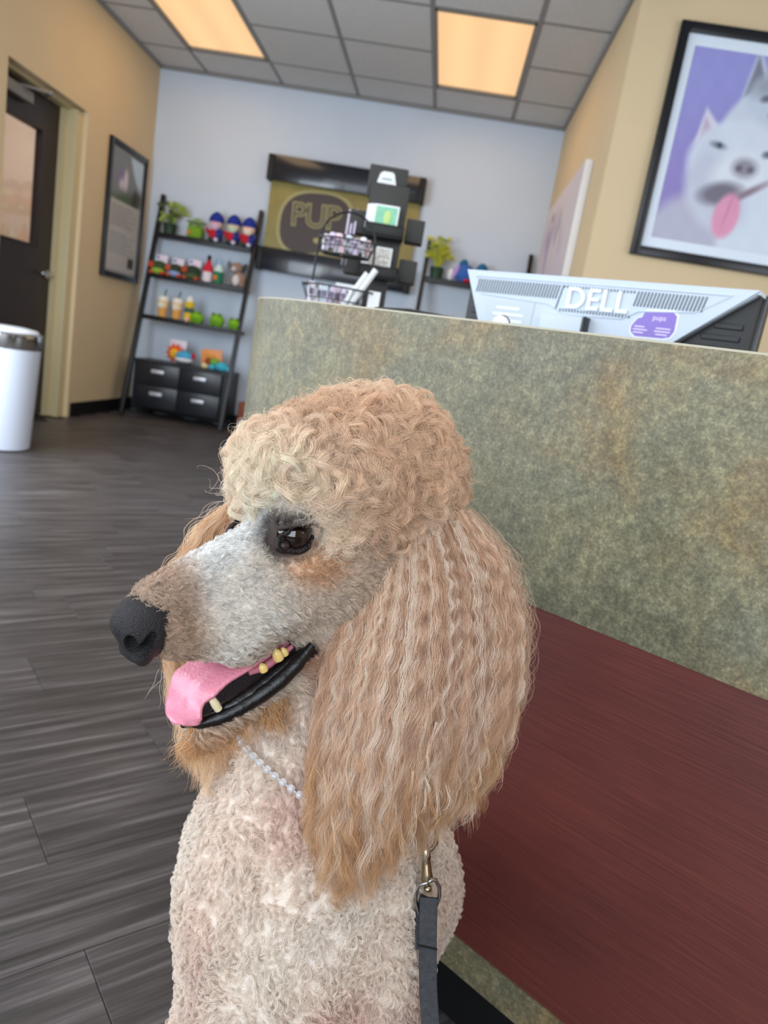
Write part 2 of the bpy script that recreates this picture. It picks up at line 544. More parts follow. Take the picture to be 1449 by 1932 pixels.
b.box((DX + 0.066, 4.875, 0.965), (0.014, 0.13, 0.022), bev=0.006); b.build('door_handle', m_chrome, door)
b = MB(); b.box((DX + 0.05, 4.42, 1.955), (0.055, 0.33, 0.065), bev=0.005); b.build('door_closer', m_alu, door)
b = MB(); b.tube([(DX + 0.06, 4.45, 1.99), (DX + 0.17, 4.60, 2.005), (DX + 0.06, 4.74, 2.02)], 0.009, n=8); b.ball((DX + 0.17, 4.60, 2.005), (0.014, 0.014, 0.014), n=12)
b.build('closer_arm', m_alu, door)
# the room behind the door glass
b = MB(); b.box((-4.05, 4.6, 1.3), (0.1, 3.0, 2.7)); b.box((-3.4, 3.15, 1.3), (1.2, 0.1, 2.7)); b.box((-3.4, 6.05, 1.3), (1.2, 0.1, 2.7))
b.box((-3.45, 4.6, 2.70), (1.2, 2.8, 0.06))
struct('wall_beyond_door', b, mat('beige_room_paint', (214, 196, 178), 0.8, vary=0.05, scale=2))
d = bpy.data.lights.new('back_room_light', 'AREA'); d.shape = 'RECTANGLE'; d.size = 0.6; d.size_y = 1.2; d.energy = 20; d.color = (1, 0.93, 0.85)
o = link(bpy.data.objects.new('back_room_light', d)); o.location = (-3.4, 4.7, 2.6)
# ------------------------------------------------------------------ reception counter
CA, COFF, CZT, CZB, CZ1, CZ2, CS0, CRR = 0.6675, 0.6738, 0.8714, 0.5846, 0.1582, 0.115, 0.7693, 0.3508
c_d = np.array([-math.cos(CA), math.sin(CA)]); c_n = np.array([math.sin(CA), math.cos(CA)])
def plan(s, off=0.0):
    """point on the counter's front face in plan; off > 0 goes into the counter"""
    if s <= CS0:
        return c_n * (COFF + off) + c_d * s
    b = c_n * COFF + c_d * CS0
    c = b + c_n * CRR
    tmax = PI / 2 - CA + 0.0
    th = (s - CS0) / CRR
    if th <= PI / 2 - CA + 0.0:
        return c + (CRR - off) * (-c_n * math.cos(th) + c_d * math.sin(th))
    th1 = PI / 2 - CA
    e = c + (CRR - off) * (-c_n * math.cos(th1) + c_d * math.sin(th1))
    return e + np.array([0.0, 1.0]) * (s - CS0 - th1 * CRR)
S_ARC = CS0 + (PI / 2 - CA) * CRR
SS = [-1.15, -0.6, -0.2, 0.2, 0.5] + list(np.linspace(CS0, S_ARC, 16)) + [S_ARC + 0.3, S_ARC + 0.54]
def wall_strip(name, z0, z1, o0, o1, m, parent, bev=0.0):
    vs, fs = [], []
    for s in SS:
        for off in (o0, o1):
            p = plan(s, off)
            vs += [(p[0], p[1], z0), (p[0], p[1], z1)]
    n = len(SS)
    for i in range(n - 1):
        a = 4 * i; b_ = a + 4
        fs += [(a, b_, b_ + 1, a + 1), (a + 2, a + 3, b_ + 3, b_ + 2), (a + 1, b_ + 1, b_ + 3, a + 3), (a, a + 2, b_ + 2, b_)]
    fs += [(0, 1, 3, 2), (4 * n - 4, 4 * n - 2, 4 * n - 1, 4 * n - 3)]
    o = pydata(name, vs, fs, m, parent)
    bm = bmesh.new(); bm.from_mesh(o.data); bmesh.ops.recalc_face_normals(bm, faces=bm.faces); bm.to_mesh(o.data); bm.free()
    # texture runs along the face
    return o

def lam_mat():
    m = bpy.data.materials.new('mottled_green_stone_laminate'); m.use_nodes = True
    nt = m.node_tree; N = nt.nodes; b = N['Principled BSDF']
    b.inputs['Roughness'].default_value = 0.42
    b.inputs['Specular IOR Level'].default_value = 0.4
    g = N.new('ShaderNodeNewGeometry')
    def noise(s, det, rough, stretch=(1, 1, 1), dist=0.0):
        mp = N.new('ShaderNodeMapping'); mp.inputs['Scale'].default_value = stretch
        nt.links.new(g.outputs['Position'], mp.inputs['Vector'])
        n = N.new('ShaderNodeTexNoise'); n.inputs['Scale'].default_value = s; n.inputs['Detail'].default_value = det; n.inputs['Roughness'].default_value = rough
        n.inputs['Distortion'].default_value = dist
        nt.links.new(mp.outputs[0], n.inputs['Vector']); return n.outputs['Fac']
    def ramp(f, pts):
        r = N.new('ShaderNodeValToRGB'); e = r.color_ramp.elements
        e[0].position, e[0].color = pts[0][0], (*lin(pts[0][1]), 1)
        e[1].position, e[1].color = pts[-1][0], (*lin(pts[-1][1]), 1)
        for p, c in pts[1:-1]:
            k = e.new(p); k.color = (*lin(c), 1)
        nt.links.new(f, r.inputs[0]); return r.outputs[0]
    def mix(a, c, f, mode='MIX'):
        x = N.new('ShaderNodeMix'); x.data_type = 'RGBA'; x.blend_type = mode
        nt.links.new(a, x.inputs['A']); nt.links.new(c, x.inputs['B'])
        if isinstance(f, float): x.inputs['Factor'].default_value = f
        else: nt.links.new(f, x.inputs['Factor'])
        return x.outputs['Result']
    base = ramp(noise(7, 6, 0.6, dist=0.6), [(0.34, (142, 140, 112)), (0.45, (166, 162, 132)), (0.56, (184, 176, 138)), (0.68, (182, 156, 112))])
    tan = ramp(noise(6.3, 5, 0.6, (1, 1, 1.2), 0.5), [(0.46, (174, 168, 136)), (0.62, (190, 158, 106))])
    fac = ramp(noise(5.1, 4, 0.6), [(0.42, (0, 0, 0)), (0.56, (225, 225, 225))])
    c1 = mix(base, tan, fac)
    blue = ramp(noise(14, 5, 0.65, dist=0.8), [(0.3, (134, 142, 136)), (0.6, (160, 166, 152))])
    fac2 = ramp(noise(11, 5, 0.6, (1, 1, 0.8), 0.4), [(0.52, (0, 0, 0)), (0.68, (150, 150, 150))])
    c2 = mix(c1, blue, fac2)
    spk = ramp(noise(95, 6, 0.75), [(0.36, (98, 98, 98)), (0.5, (130, 128, 128)), (0.64, (172, 171, 168))])
    c3 = mix(c2, spk, 0.75, 'OVERLAY')
    spk2 = ramp(noise(330, 3, 0.7), [(0.33, (84, 84, 84)), (0.5, (128, 128, 128)), (0.68, (186, 186, 180))])
    c4 = mix(c3, spk2, 0.6, 'OVERLAY')
    nt.links.new(c4, b.inputs['Base Color'])
    bp = N.new('ShaderNodeBump'); bp.inputs['Strength'].default_value = 0.15; bp.inputs['Distance'].default_value = 0.0006
    nt.links.new(noise(260, 3, 0.6), bp.inputs['Height']); nt.links.new(bp.outputs[0], b.inputs['Normal'])
    return m
m_lam = lam_mat()
def red_mat():
    m = bpy.data.materials.new('dark_red_wood_laminate'); m.use_nodes = True
    nt = m.node_tree; N = nt.nodes; b = N['Principled BSDF']
    b.inputs['Roughness'].default_value = 0.5
    g = N.new('ShaderNodeNewGeometry')
    mp = N.new('ShaderNodeMapping'); mp.vector_type = 'POINT'
    mp.inputs['Rotation'].default_value = (0, 0, CA)
    mp.inputs['Scale'].default_value = (1, 1, 1)
    nt.links.new(g.outputs['Position'], mp.inputs['Vector'])
    def noise(s, det, stretch, dist=0.0):
        q = N.new('ShaderNodeMapping'); q.inputs['Scale'].default_value = stretch
        nt.links.new(mp.outputs[0], q.inputs['Vector'])
        n = N.new('ShaderNodeTexNoise'); n.inputs['Scale'].default_value = s; n.inputs['Detail'].default_value = det; n.inputs['Roughness'].default_value = 0.6; n.inputs['Distortion'].default_value = dist
        nt.links.new(q.outputs[0], n.inputs['Vector']); return n.outputs['Fac']
    a = noise(9, 5, (0.7, 1, 30)); c = noise(3, 4, (1, 1, 2.2)); f = noise(26, 4, (0.8, 1, 22))
    r = N.new('ShaderNodeValToRGB'); e = r.color_ramp.elements
    e[0].position = 0.33; e[0].color = (*lin((70, 30, 27)), 1); e[1].position = 0.7; e[1].color = (*lin((112, 52, 44)), 1)
    s = N.new('ShaderNodeMath'); s.operation = 'MULTIPLY_ADD'; s.inputs[1].default_value = 0.35
    nt.links.new(a, s.inputs[0])
    s2 = N.new('ShaderNodeMath'); s2.operation = 'MULTIPLY'; s2.inputs[1].default_value = 0.40; nt.links.new(c, s2.inputs[0]); nt.links.new(s2.outputs[0], s.inputs[2])
    s3 = N.new('ShaderNodeMath'); s3.operation = 'MULTIPLY_ADD'; s3.inputs[1].default_value = 0.25; nt.links.new(f, s3.inputs[0]); nt.links.new(s.outputs[0], s3.inputs[2])
    nt.links.new(s3.outputs[0], r.inputs[0]); nt.links.new(r.outputs[0], b.inputs['Base Color'])
    bp = N.new('ShaderNodeBump'); bp.inputs['Strength'].default_value = 0.4; bp.inputs['Distance'].default_value = 0.0008
    nt.links.new(f, bp.inputs['Height']); nt.links.new(bp.outputs[0], b.inputs['Normal'])
    return m
m_red = red_mat()
pc = plan(0.3)
counter = thing('reception_counter', (0, 0, 0), 'reception counter faced in mottled green laminate above a dark red wood panel', 'counter')
wall_strip('upper_panel', CZB, CZT - 0.002, 0.0, 0.022, m_lam, counter)
wall_strip('wood_panel', CZ1 + 0.0005, CZB - 0.0005, 0.0025, 0.022, m_red, counter)
wall_strip('bottom_strip', CZ2, CZ1, 0.0, 0.022, m_lam, counter)
wall_strip('toe_kick', 0.003, CZ2 - 0.0005, 0.045, 0.06, m_base, counter)
wall_strip('inner_wall', CZ2 - 0.0005, CZT - 0.003, 0.0222, 0.12, mat('counter_carcass', (120, 116, 100), 0.6), counter)
wall_strip('top_edge_band', CZT - 0.002, CZT, 0.0, 0.0235, mat('counter_edge_band', (178, 170, 148), 0.4), counter)
wall_strip('ledge', CZT - 0.03, CZT - 0.0005, 0.024, 0.30, m_lam, counter)
# desk surface behind the ledge, and a rear cabinet that carries the display rack
m_desk = mat('grey_desk_laminate', (128, 126, 118), 0.5, vary=0.1, scale=30)
desk = thing('work_desk', (0.45, 1.05, 0), 'grey work desk behind the reception counter that carries the computer monitor', 'desk', rz=-CA)
b = MB(); b.box((0, 0.22, 0.735), (1.3, 0.44, 0.03), bev=0.003); b.build('desk_top', m_desk, desk)
for x in (-0.6, 0.6):
    b = MB(); b.box((x, 0.22, 0.36), (0.03, 0.40, 0.719), bev=0.002); b.build('side_panel', m_desk, desk)
cab = thing('back_cabinet', (-0.14, 2.11, 0), 'low cabinet behind the counter under the card display and wire baskets', 'cabinet')
b = MB(); b.box((0, 0, 0.46), (0.62, 0.46, 0.78)); b.build('body', mat('cabinet_grey', (120, 118, 112), 0.5), cab, smooth=False)
b = MB(); b.box((0, 0, 0.862), (0.66, 0.50, 0.024), bev=0.003); b.build('cabinet_top', m_lam, cab)
b = MB(); b.box((0, 0, 0.036), (0.56, 0.40, 0.066)); b.build('plinth', m_base, cab, smooth=False)
for x in (-0.155, 0.155):
    b = MB(); b.box((x, -0.239, 0.46), (0.29, 0.018, 0.74), bev=0.002); dd = b.build('door', mat('cabinet_door', (126, 123, 116), 0.45), cab)
    b = MB(); b.cyl((x + (0.1 if x < 0 else -0.1), -0.256, 0.60), 0.010, 0.016, rot=(PI / 2, 0, 0)); b.build('knob', m_chrome, dd)

# ------------------------------------------------------------------ computer monitor seen from behind
m_mon = mat('white_monitor_plastic', (190, 200, 212), 0.38)
m_monblk = mat('black_monitor_plastic', (20, 20, 22), 0.35)
m_slot = mat('painted_slot_shade', (112, 120, 128), 0.6)  # darker grey that paints in the shade of the vent slots
mL, mR = np.array([0.017, 1.369, 0.99]), np.array([0.422, 1.089, 0.99])
mw = float(np.linalg.norm(mR - mL))
mx_ = (mR - mL) / mw
ang_m = math.atan2(mx_[1], mx_[0])
# local frame: x to the right along the top edge, y away from the viewer (towards the screen), z up; tilted slightly back
mon = thing('computer_monitor', (float((mL + mR)[0] / 2), float((mL + mR)[1] / 2), 0.0), 'white-backed computer monitor with black sides standing behind the counter, seen from the rear', 'monitor', rz=ang_m)
MZT, MH = 0.990, 0.245
def Mm(x, z, y=0.0): return (x, y, MZT - z)
hw = mw / 2
def plate(b, pts, y0, y1, mi=0):
    """polygon in (x, depth below top) extruded from y0 to y1"""
    a = [b.bm.verts.new((x, y0, MZT - z)) for x, z in pts]
    c = [b.bm.verts.new((x, y1, MZT - z)) for x, z in pts]
    n = len(pts)
    b.bm.faces.new(a); b.bm.faces.new(c[::-1])
    for k in range(n):
        b.bm.faces.new((a[k], c[k], c[(k + 1) % n], a[(k + 1) % n]))
b = MB(); b.box((0, 0.052, MZT - MH / 2), (mw + 0.006, 0.026, MH), bev=0.003); b.build('screen_bezel', m_monblk, mon)
b = MB(); b.box((0, 0.0665, MZT - MH / 2), (mw - 0.02, 0.003, MH - 0.03)); b.build('screen', mat('dark_screen', (12, 13, 16), 0.15), mon, smooth=False)
b = MB(); plate(b, [(-hw, 0), (hw, 0), (hw - 0.215, 0.175), (-hw + 0.085, 0.175)], 0.0, 0.004); b.build('rear_cover', m_mon, mon, smooth=False)
b = MB(); b.box((0, 0.021, MZT - 0.003), (mw, 0.036, 0.006), bev=0.001); plate(b, [(-hw + 0.004, 0.006), (hw - 0.004, 0.006), (hw - 0.216, 0.172), (-hw + 0.088, 0.172)], 0.0042, 0.038); b.build('rear_shell', m_mon, mon, smooth=False)
b = MB()
plate(b, [(hw - 0.002, 0.004), (hw - 0.002, 0.235), (hw - 0.27, 0.235), (hw - 0.216, 0.176)], 0.018, 0.038)
b.build('side_wedge', m_monblk, mon, smooth=False)
b = MB(); plate(b, [(-hw + 0.002, 0.004), (-hw + 0.086, 0.176), (-hw + 0.11, 0.235), (-hw + 0.002, 0.235)], 0.018, 0.038)
b.build('side_wedge', m_monblk, mon, smooth=False)
for side in (1, -1):
    for k in range(11):
        z = 0.045 + k * 0.017
        full = (0.215 if side > 0 else 0.085) * z / 0.175
        q = MB(); q.box((side * (hw - 0.012 - full * 0.40), 0.0165, MZT - z - 0.006), (full * 0.72, 0.004, 0.008), bev=0.001, seg=1)
        q.build('side_slat', mat('black_slat_plastic', (34, 34, 38), 0.45), mon)
# grille rim and slanting slots, their shade put in as grey strips
b = MB(); 
rim = [(-hw + 0.022, 0.010), (hw - 0.035, 0.010), (hw - 0.080, 0.038), (hw - 0.165, 0.044), (hw - 0.19, 0.058), (-0.045, 0.060), (-0.075, 0.046), (-hw + 0.04, 0.040)]
b.tube([(x, -0.0006, MZT - z) for x, z in rim], 0.0011, n=6, closed=True); b.build('grille_rim', m_mon, mon)
ns = 74
slot_me = None
for k in range(ns):
    x = -hw + 0.030 + (mw - 0.100) * k / (ns - 1)
    mid = 0.39 < (x + hw) / mw < 0.66
    z0, z1 = (0.014, 0.037)
    if (-0.06 < x < hw - 0.18): z1 = 0.054
    if -0.052 < x < 0.074:
        segs = [(0.014, 0.018), (0.051, 0.056)]
    else:
        segs = [(z0, z1)]
    for (za, zb) in segs:
        q = MB(); q.box((x - 0.001, -0.0004, MZT - (za + zb) / 2), (0.0026, 0.0018, zb - za), bev=0.0006, rot=(0, 0.16, 0), seg=1); q.build('vent_slot', m_slot, mon)
text_part('raised_logo', 'DELL', 0.047, mat('logo_plastic', (226, 232, 238), 0.35), mon, (0.010, -0.002, MZT - 0.035), (PI / 2, 0, 0), ext=0.0018, bold=0.0006, spacing=1.04)
b = MB(); b.box((-0.035, -0.012, MZT - 0.105), (0.075, 0.024, 0.085), bev=0.004); b.build('stand_mount', m_mon, mon)
b = MB(); b.box((0.004, -0.010, MZT - 0.105), (0.004, 0.022, 0.086), bev=0.001); b.build('painted_mount_shade', m_monblk, mon)  # black strip put in for the shade beside the stand mount
b = MB(); plate(b, [(-hw + 0.048, 0.048), (-0.098, 0.046), (-0.100, 0.115), (-hw + 0.074, 0.115)], -0.0012, 0.0); b.build('rating_label', mat('pale_label', (190, 198, 204), 0.5), mon, smooth=False)
for k, ww in enumerate((0.045, 0.06, 0.055, 0.05, 0.04)):
    b = MB(); b.box((-hw + 0.098 + 0.002 * k, -0.0014, MZT - 0.060 - 0.0105 * k), (ww, 0.0006, 0.004)); b.build('label_line', mat('label_print', (228, 233, 236), 0.5), mon, smooth=False)
# purple dog-shaped sticker
DZ_ = -0.024; DX_ = -0.026
st = [(0.104, 0.085), (0.109, 0.078), (0.115, 0.076), (0.117, 0.069), (0.122, 0.066), (0.160, 0.064), (0.167, 0.070), (0.168, 0.092), (0.163, 0.101), (0.153, 0.104), (0.110, 0.105), (0.102, 0.099), (0.101, 0.091)]
b = MB(); plate(b, [(x + DX_, z + DZ_) for x, z in st], -0.0012, 0.0); b.build('purple_sticker', mat('purple_sticker', (128, 104, 186), 0.3), mon, smooth=False)
st = [(x_ + DX_, z_ + DZ_) for x_, z_ in st]
cxs = sum(x for x, z in st) / len(st); czs = sum(z for x, z in st) / len(st)
b = MB(); plate(b, [(cxs + (x - cxs) * 1.08, czs + (z - czs) * 1.12) for x, z in st], -0.0006, 0.0); b.build('sticker_border', mat('sticker_white', (225, 226, 236), 0.3), mon, smooth=False)
for s_, xx, zz, sz in (('PUPS', 0.142, 0.075, 0.011), ('SMITH', 0.118, 0.104, 0.006), ('TUESDAY', 0.166, 0.106, 0.006), ('3 PM', 0.166, 0.112, 0.006)):
    if s_ == 'PUPS': text_part('sticker_lettering', 'pups', sz, mat('sticker_ink', (226, 214, 240), 0.4), mon, (xx + DX_, -0.0014, MZT - zz - DZ_), (PI / 2, 0, 0), 0.0001)
for xx, zz, ww in ((0.114, 0.090, 0.016), (0.116, 0.0945, 0.022), (0.114, 0.099, 0.016), (0.151, 0.090, 0.022), (0.150, 0.0945, 0.024), (0.150, 0.099, 0.018)):
    b = MB(); b.box((xx + DX_, -0.0014, MZT - zz - DZ_), (ww, 0.0004, 0.0016)); b.build('small_print', mat('sticker_ink', (226, 214, 240), 0.4), mon, smooth=False)
b = MB(); b.box((-0.03, 0.01, 0.83), (0.06, 0.03, 0.14), bev=0.006); b.box((-0.03, 0.02, 0.757), (0.24, 0.20, 0.012), bev=0.004); b.build('stand', m_monblk, mon)

# black tray and tape reel on the ledge
p = W(835, 590, 1.12)
tr = thing('letter_tray', (p[0] - 0.005, p[1], CZT), 'flat black tray lying on the counter ledge left of the monitor', 'tray', rz=-CA + 0.1)
b = MB(); b.prism([(-0.085 + 0.17 * t, -0.05 - 0.0 * t) for t in (0, 1)] + [(0.09, 0.0), (0.06, 0.045), (0.0, 0.06), (-0.06, 0.045), (-0.09, 0.0)], 0.012, c=(0, 0, 0.0)); b.build('tray_base', m_monblk, tr)
b = MB(); b.tube([(-0.09, -0.045, 0.012), (-0.02, -0.052, 0.015), (0.09, -0.045, 0.010)], 0.004); b.build('tray_rim', m_monblk, tr)
p = W(948, 606, 1.02)
ds = thing('tape_reel', (p[0], p[1], CZT), 'round white reel with a dark rim on the counter in front of the monitor', 'tape', rz=-CA)
b = MB(); b.cyl((0, 0, 0.006), 0.0125, 0.014, rot=(PI / 2, 0, 0), n=32); b.build('disc', mat('white_paper', (230, 232, 236), 0.5), ds)
b = MB(); b.tube([(0.0132 * math.cos(t), 0, 0.006 + 0.0132 * math.sin(t)) for t in np.linspace(0, 2 * PI, 33)[:-1]], 0.0008, closed=True); b.cyl((0, -0.001, 0.006), 0.0026, 0.016, rot=(PI / 2, 0, 0)); b.build('rim', m_monblk, ds)
b = MB(); b.box((0, 0, -0.0035), (0.03, 0.02, 0.007), bev=0.002); b.build('foot', m_monblk, ds); ds.location.z = CZT + 0.0072

# ------------------------------------------------------------------ ladder shelves
SHZ = [(1.465, 6.03), (1.140, 5.965), (0.805, 5.90)]
XA, XB = -2.475, -1.655
def ladder_shelf(label):
    t = thing('ladder_shelf', (XA, 5.95, 0), label, 'shelf', 'black leaning ladder shelves')
    wdt = XB - XA
    for sx in (0, 1):
        x = sx * wdt
        y0, y1 = 5.70 - 5.95, 6.155 - 5.95
        b = MB()
        a_ = math.atan2(y1 - y0, 1.775)
        L_ = math.hypot(y1 - y0, 1.77)
        b.box((x, (y0 + y1) / 2, 1.775 / 2 + 0.004), (0.032, 0.045, L_), bev=0.003, rot=(-a_, 0, 0))
        b.build('side_rail', m_black, t)
    for z, yf in SHZ:
        yb = 6.15
        b = MB(); b.box((wdt / 2, (yf + yb) / 2 - 5.95, z - 0.014), (wdt - 0.034, yb - yf, 0.024), bev=0.002)
        b.box((wdt / 2, yf - 5.95 + 0.006, z - 0.006), (wdt - 0.034, 0.012, 0.036), bev=0.002)
        b.build('shelf_board', m_black, t)
    b = MB()
    y0, y1 = 5.80 - 5.95, 6.15 - 5.95
    b.box((wdt / 2, (y0 + y1) / 2, 0.452), (wdt - 0.034, y1 - y0, 0.02), bev=0.002)
    b.box((wdt / 2, (y0 + y1) / 2 + 0.01, 0.26), (wdt - 0.04, y1 - y0 - 0.03, 0.363))
    b.build('cabinet_body', m_black, t, smooth=False)
    for cx in (0.235, 0.585):
        for cz in (0.355, 0.175):
            b = MB(); b.box((cx, y0 - 0.002, cz), (0.345, 0.018, 0.172), bev=0.002); dr = b.build('drawer', mat('black_drawer_front', (30, 32, 38), 0.33, vary=0.1, scale=10), t)
            b = MB(); b.box((cx, y0 - 0.022, cz + 0.025), (0.105, 0.010, 0.030), bev=0.0049, seg=3); b.cyl((cx - 0.03, y0 - 0.014, cz + 0.025), 0.005, 0.014, rot=(PI / 2, 0, 0)); b.cyl((cx + 0.03, y0 - 0.014, cz + 0.025), 0.005, 0.014, rot=(PI / 2, 0, 0))
            b.build('drawer_handle', mat('pale_metal_handle', (205, 205, 214), 0.35, metal=0.5), dr)
    for x in (0.05, wdt - 0.05):
        b = MB(); b.box((x, y1 - 0.03, 0.04), (0.03, 0.03, 0.078), bev=0.002); b.build('back_leg', m_black, t)
    return t
sh = ladder_shelf('black leaning ladder shelf with four drawers and pet toys, in the left corner')
sh2 = copy_tree(sh); sh2.location.x = -0.262
tag(sh2, 'black ladder shelf mostly hidden behind the computer monitor and counter')

def sx_at(px, row):   # x on a shelf from the picture column
    tab = {0: (300, 480, -2.424, -1.638), 1: (283, 462, -2.439, -1.654), 2: (272, 450, -2.426, -1.644), 3: (258, 432, -2.429, -1.663)}[row]
    return tab[2] + (px - tab[0]) / (tab[1] - tab[0]) * (tab[3] - tab[2])
ROWZ = [1.4665, 1.1415, 0.8065, 0.4635]
ROWY = [6.085, 6.03, 5.97, 5.90]

m_leaf = mat('yellow_green_leaf', (134, 152, 62), 0.5, vary=0.3, scale=20)
m_leaf2 = mat('dark_green_leaf', (74, 96, 42), 0.5, vary=0.3, scale=20)
def leafy_plant(name, loc, label, h, n, seed, spread, tall=False, potc=(36, 58, 40), flower=None):
    rn = random.Random(seed)
    t = thing(name, loc, label, 'plant')
    b = MB(); b.lathe([(0.035, 0.0), (0.045, 0.005), (0.055, 0.085), (0.058, 0.09), (0.052, 0.092), (0.048, 0.078), (0.0, 0.078)], n=20); b.build('pot', mat('pot_%d' % seed, potc, 0.5), t)
    for k in range(n):
        a = rn.uniform(0, 2 * PI); hh = h * rn.uniform(0.55, 1.0); r = spread * rn.uniform(0.3, 1.0)
        if math.sin(a) > 0.2: r *= 0.55
        base = Vector((0.012 * math.cos(a), 0.012 * math.sin(a), 0.08)); tip = Vector((r * math.cos(a), r * math.sin(a) * 0.7, hh))
        mid = base.lerp(tip, 0.55) + Vector((0, 0, 0.03))
        b = MB()
        b.tube([base, mid, tip], [0.004, 0.0035, 0.002], n=6)
        d = (tip - mid).normalized(); e = d.cross(Vector((0, 1, 0.3))).normalized(); nn = d.cross(e)
        vs = []
        Lf = 0.06 if not tall else 0.05; wf = 0.022 if not tall else 0.02
        prof = [(0, 0.1), (0.2, 0.7), (0.45, 1.0), (0.75, 0.7), (1.0, 0.05)]
        for (tt, ww) in prof:
            c = tip + d * (Lf * tt - 0.01) - Vector((0, 0, 0.018 * tt * tt))
            for sg in (-1, 0, 1):
                vs.append(b.bm.verts.new(c + e * (wf * ww * sg) + nn * (0.004 if sg == 0 else 0)))
        lo = [b.bm.verts.new(v.co - nn * 0.0012) for v in vs]
        for i in range(4):
            for s_ in range(2):
                q = [i * 3 + s_, i * 3 + s_ + 1, i * 3 + s_ + 4, i * 3 + s_ + 3]
                b.bm.faces.new([vs[x] for x in q]); b.bm.faces.new([lo[x] for x in q[::-1]])
        b.build('leaf', m_leaf2 if (k % 3 == 0 and not flower) else (mat('yellow_leaf', flower, 0.5, vary=0.25, scale=30) if flower and k % 4 else m_leaf), t)
    return t
leafy_plant('potted_plant', (sx_at(312, 0), ROWY[0], ROWZ[0]), 'small leafy potted plant at the left end of the top shelf', 0.24, 22, 5, 0.11)
leafy_plant('potted_plant', (-0.165, 6.07, ROWZ[0]), 'tall yellow-green plant in a dark green pot on the shelf behind the monitor', 0.31, 44, 9, 0.135, True, (34, 62, 44), (186, 186, 60))

def soft(name): return None
def plush_mat(n, c): return mat('plush_' + n, c, 0.9, vary=0.12, scale=60, bump=0.5, bscale=300)
G, R_, BL, WH, YE, OR = (88, 140, 44), (186, 40, 48), (40, 66, 150), (225, 222, 222), (214, 180, 40), (226, 110, 44)
# squarish green frog planter
t = thing('frog_planter', (sx_at(361, 0), ROWY[0], ROWZ[0]), 'green frog shaped plush with a wide leaf hat on the top shelf', 'plush toy')
b = MB(); b.box((0, 0, 0.055), (0.125, 0.08, 0.11), bev=0.028, seg=4); b.build('body', plush_mat('frog', (112, 152, 40)), t)
b = MB(); b.ball((0, 0, 0.135), (0.085, 0.05, 0.013)); b.ball((0.0, 0, 0.15), (0.03, 0.02, 0.02)); b.build('leaf_hat', plush_mat('leafhat', (132, 160, 110)), t)
for s_ in (-1, 1):
    b = MB(); b.ball((s_ * 0.035, -0.035, 0.108), (0.016, 0.014, 0.016)); e = b.build('eye', plush_mat('frog', (112, 152, 40)), t)
    b = MB(); b.ball((s_ * 0.035, -0.048, 0.108), (0.006, 0.004, 0.006), n=10); b.build('pupil', m_monblk, e)
b = MB(); b.ball((-0.045, -0.042, 0.045), (0.014, 0.008, 0.014)); b.build('cheek', plush_mat('orange', OR), t)
# three gnome dolls with blue caps
def gnome(px, label, beard):
    t = thing('gnome_doll', (sx_at(px, 0), ROWY[0] - 0.03, ROWZ[0]), label, 'plush toy', 'gnome dolls on the top shelf')
    b = MB(); b.lathe([(0.03, 0), (0.052, 0.012), (0.056, 0.05), (0.044, 0.095), (0.03, 0.11)], n=20); b.build('body', plush_mat('blue', (38, 52, 130)), t)
    b = MB(); b.ball((-0.01, -0.035, 0.055), (0.035, 0.028, 0.045)); b.build('vest', plush_mat('red', (178, 26, 44)), t)
    b = MB(); b.ball((0, -0.004, 0.145), (0.052, 0.046, 0.05)); b.build('head', plush_mat('skin', (226, 190, 178)), t)
    b = MB(); b.ball((0.0, -0.035, 0.125), (0.040, 0.025, 0.038)); b.build('beard', plush_mat('beard' + str(px), beard), t)
    b = MB(); b.ball((0, -0.052, 0.148), (0.010, 0.010, 0.010), n=12); b.build('nose', plush_mat('nosepink', (222, 130, 130)), t)
    b = MB(); b.lathe([(0.057, 0.155), (0.061, 0.168), (0.055, 0.19), (0.040, 0.215), (0.018, 0.232), (0.0, 0.238)], n=20); b.build('cap', plush_mat('capblue', (24, 46, 140)), t)
    for s_ in (-1, 1):
        b = MB(); b.ball((s_ * 0.052, -0.02, 0.075), (0.016, 0.018, 0.034), rot=(0.4, 0.5 * s_, 0)); b.build('arm', plush_mat('red', (178, 26, 44)) if s_ < 0 else plush_mat('blue', (38, 52, 130)), t)
        b = MB(); b.ball((s_ * 0.024, -0.05, 0.016), (0.017, 0.026, 0.016)); b.build('boot', plush_mat('white', (222, 220, 224)) if s_ > 0 else plush_mat('darkgreen', (30, 70, 50)), t)
    return t
gnome(401, 'blue capped gnome doll with a pinkish beard, nearest the green frog on the top shelf', (206, 172, 196))
gnome(434, 'middle gnome doll with blue cap and pale green beard on the top shelf', (190, 204, 176))
gnome(463, 'blue capped gnome doll with a cream beard at the right end of the top shelf', (228, 206, 186))
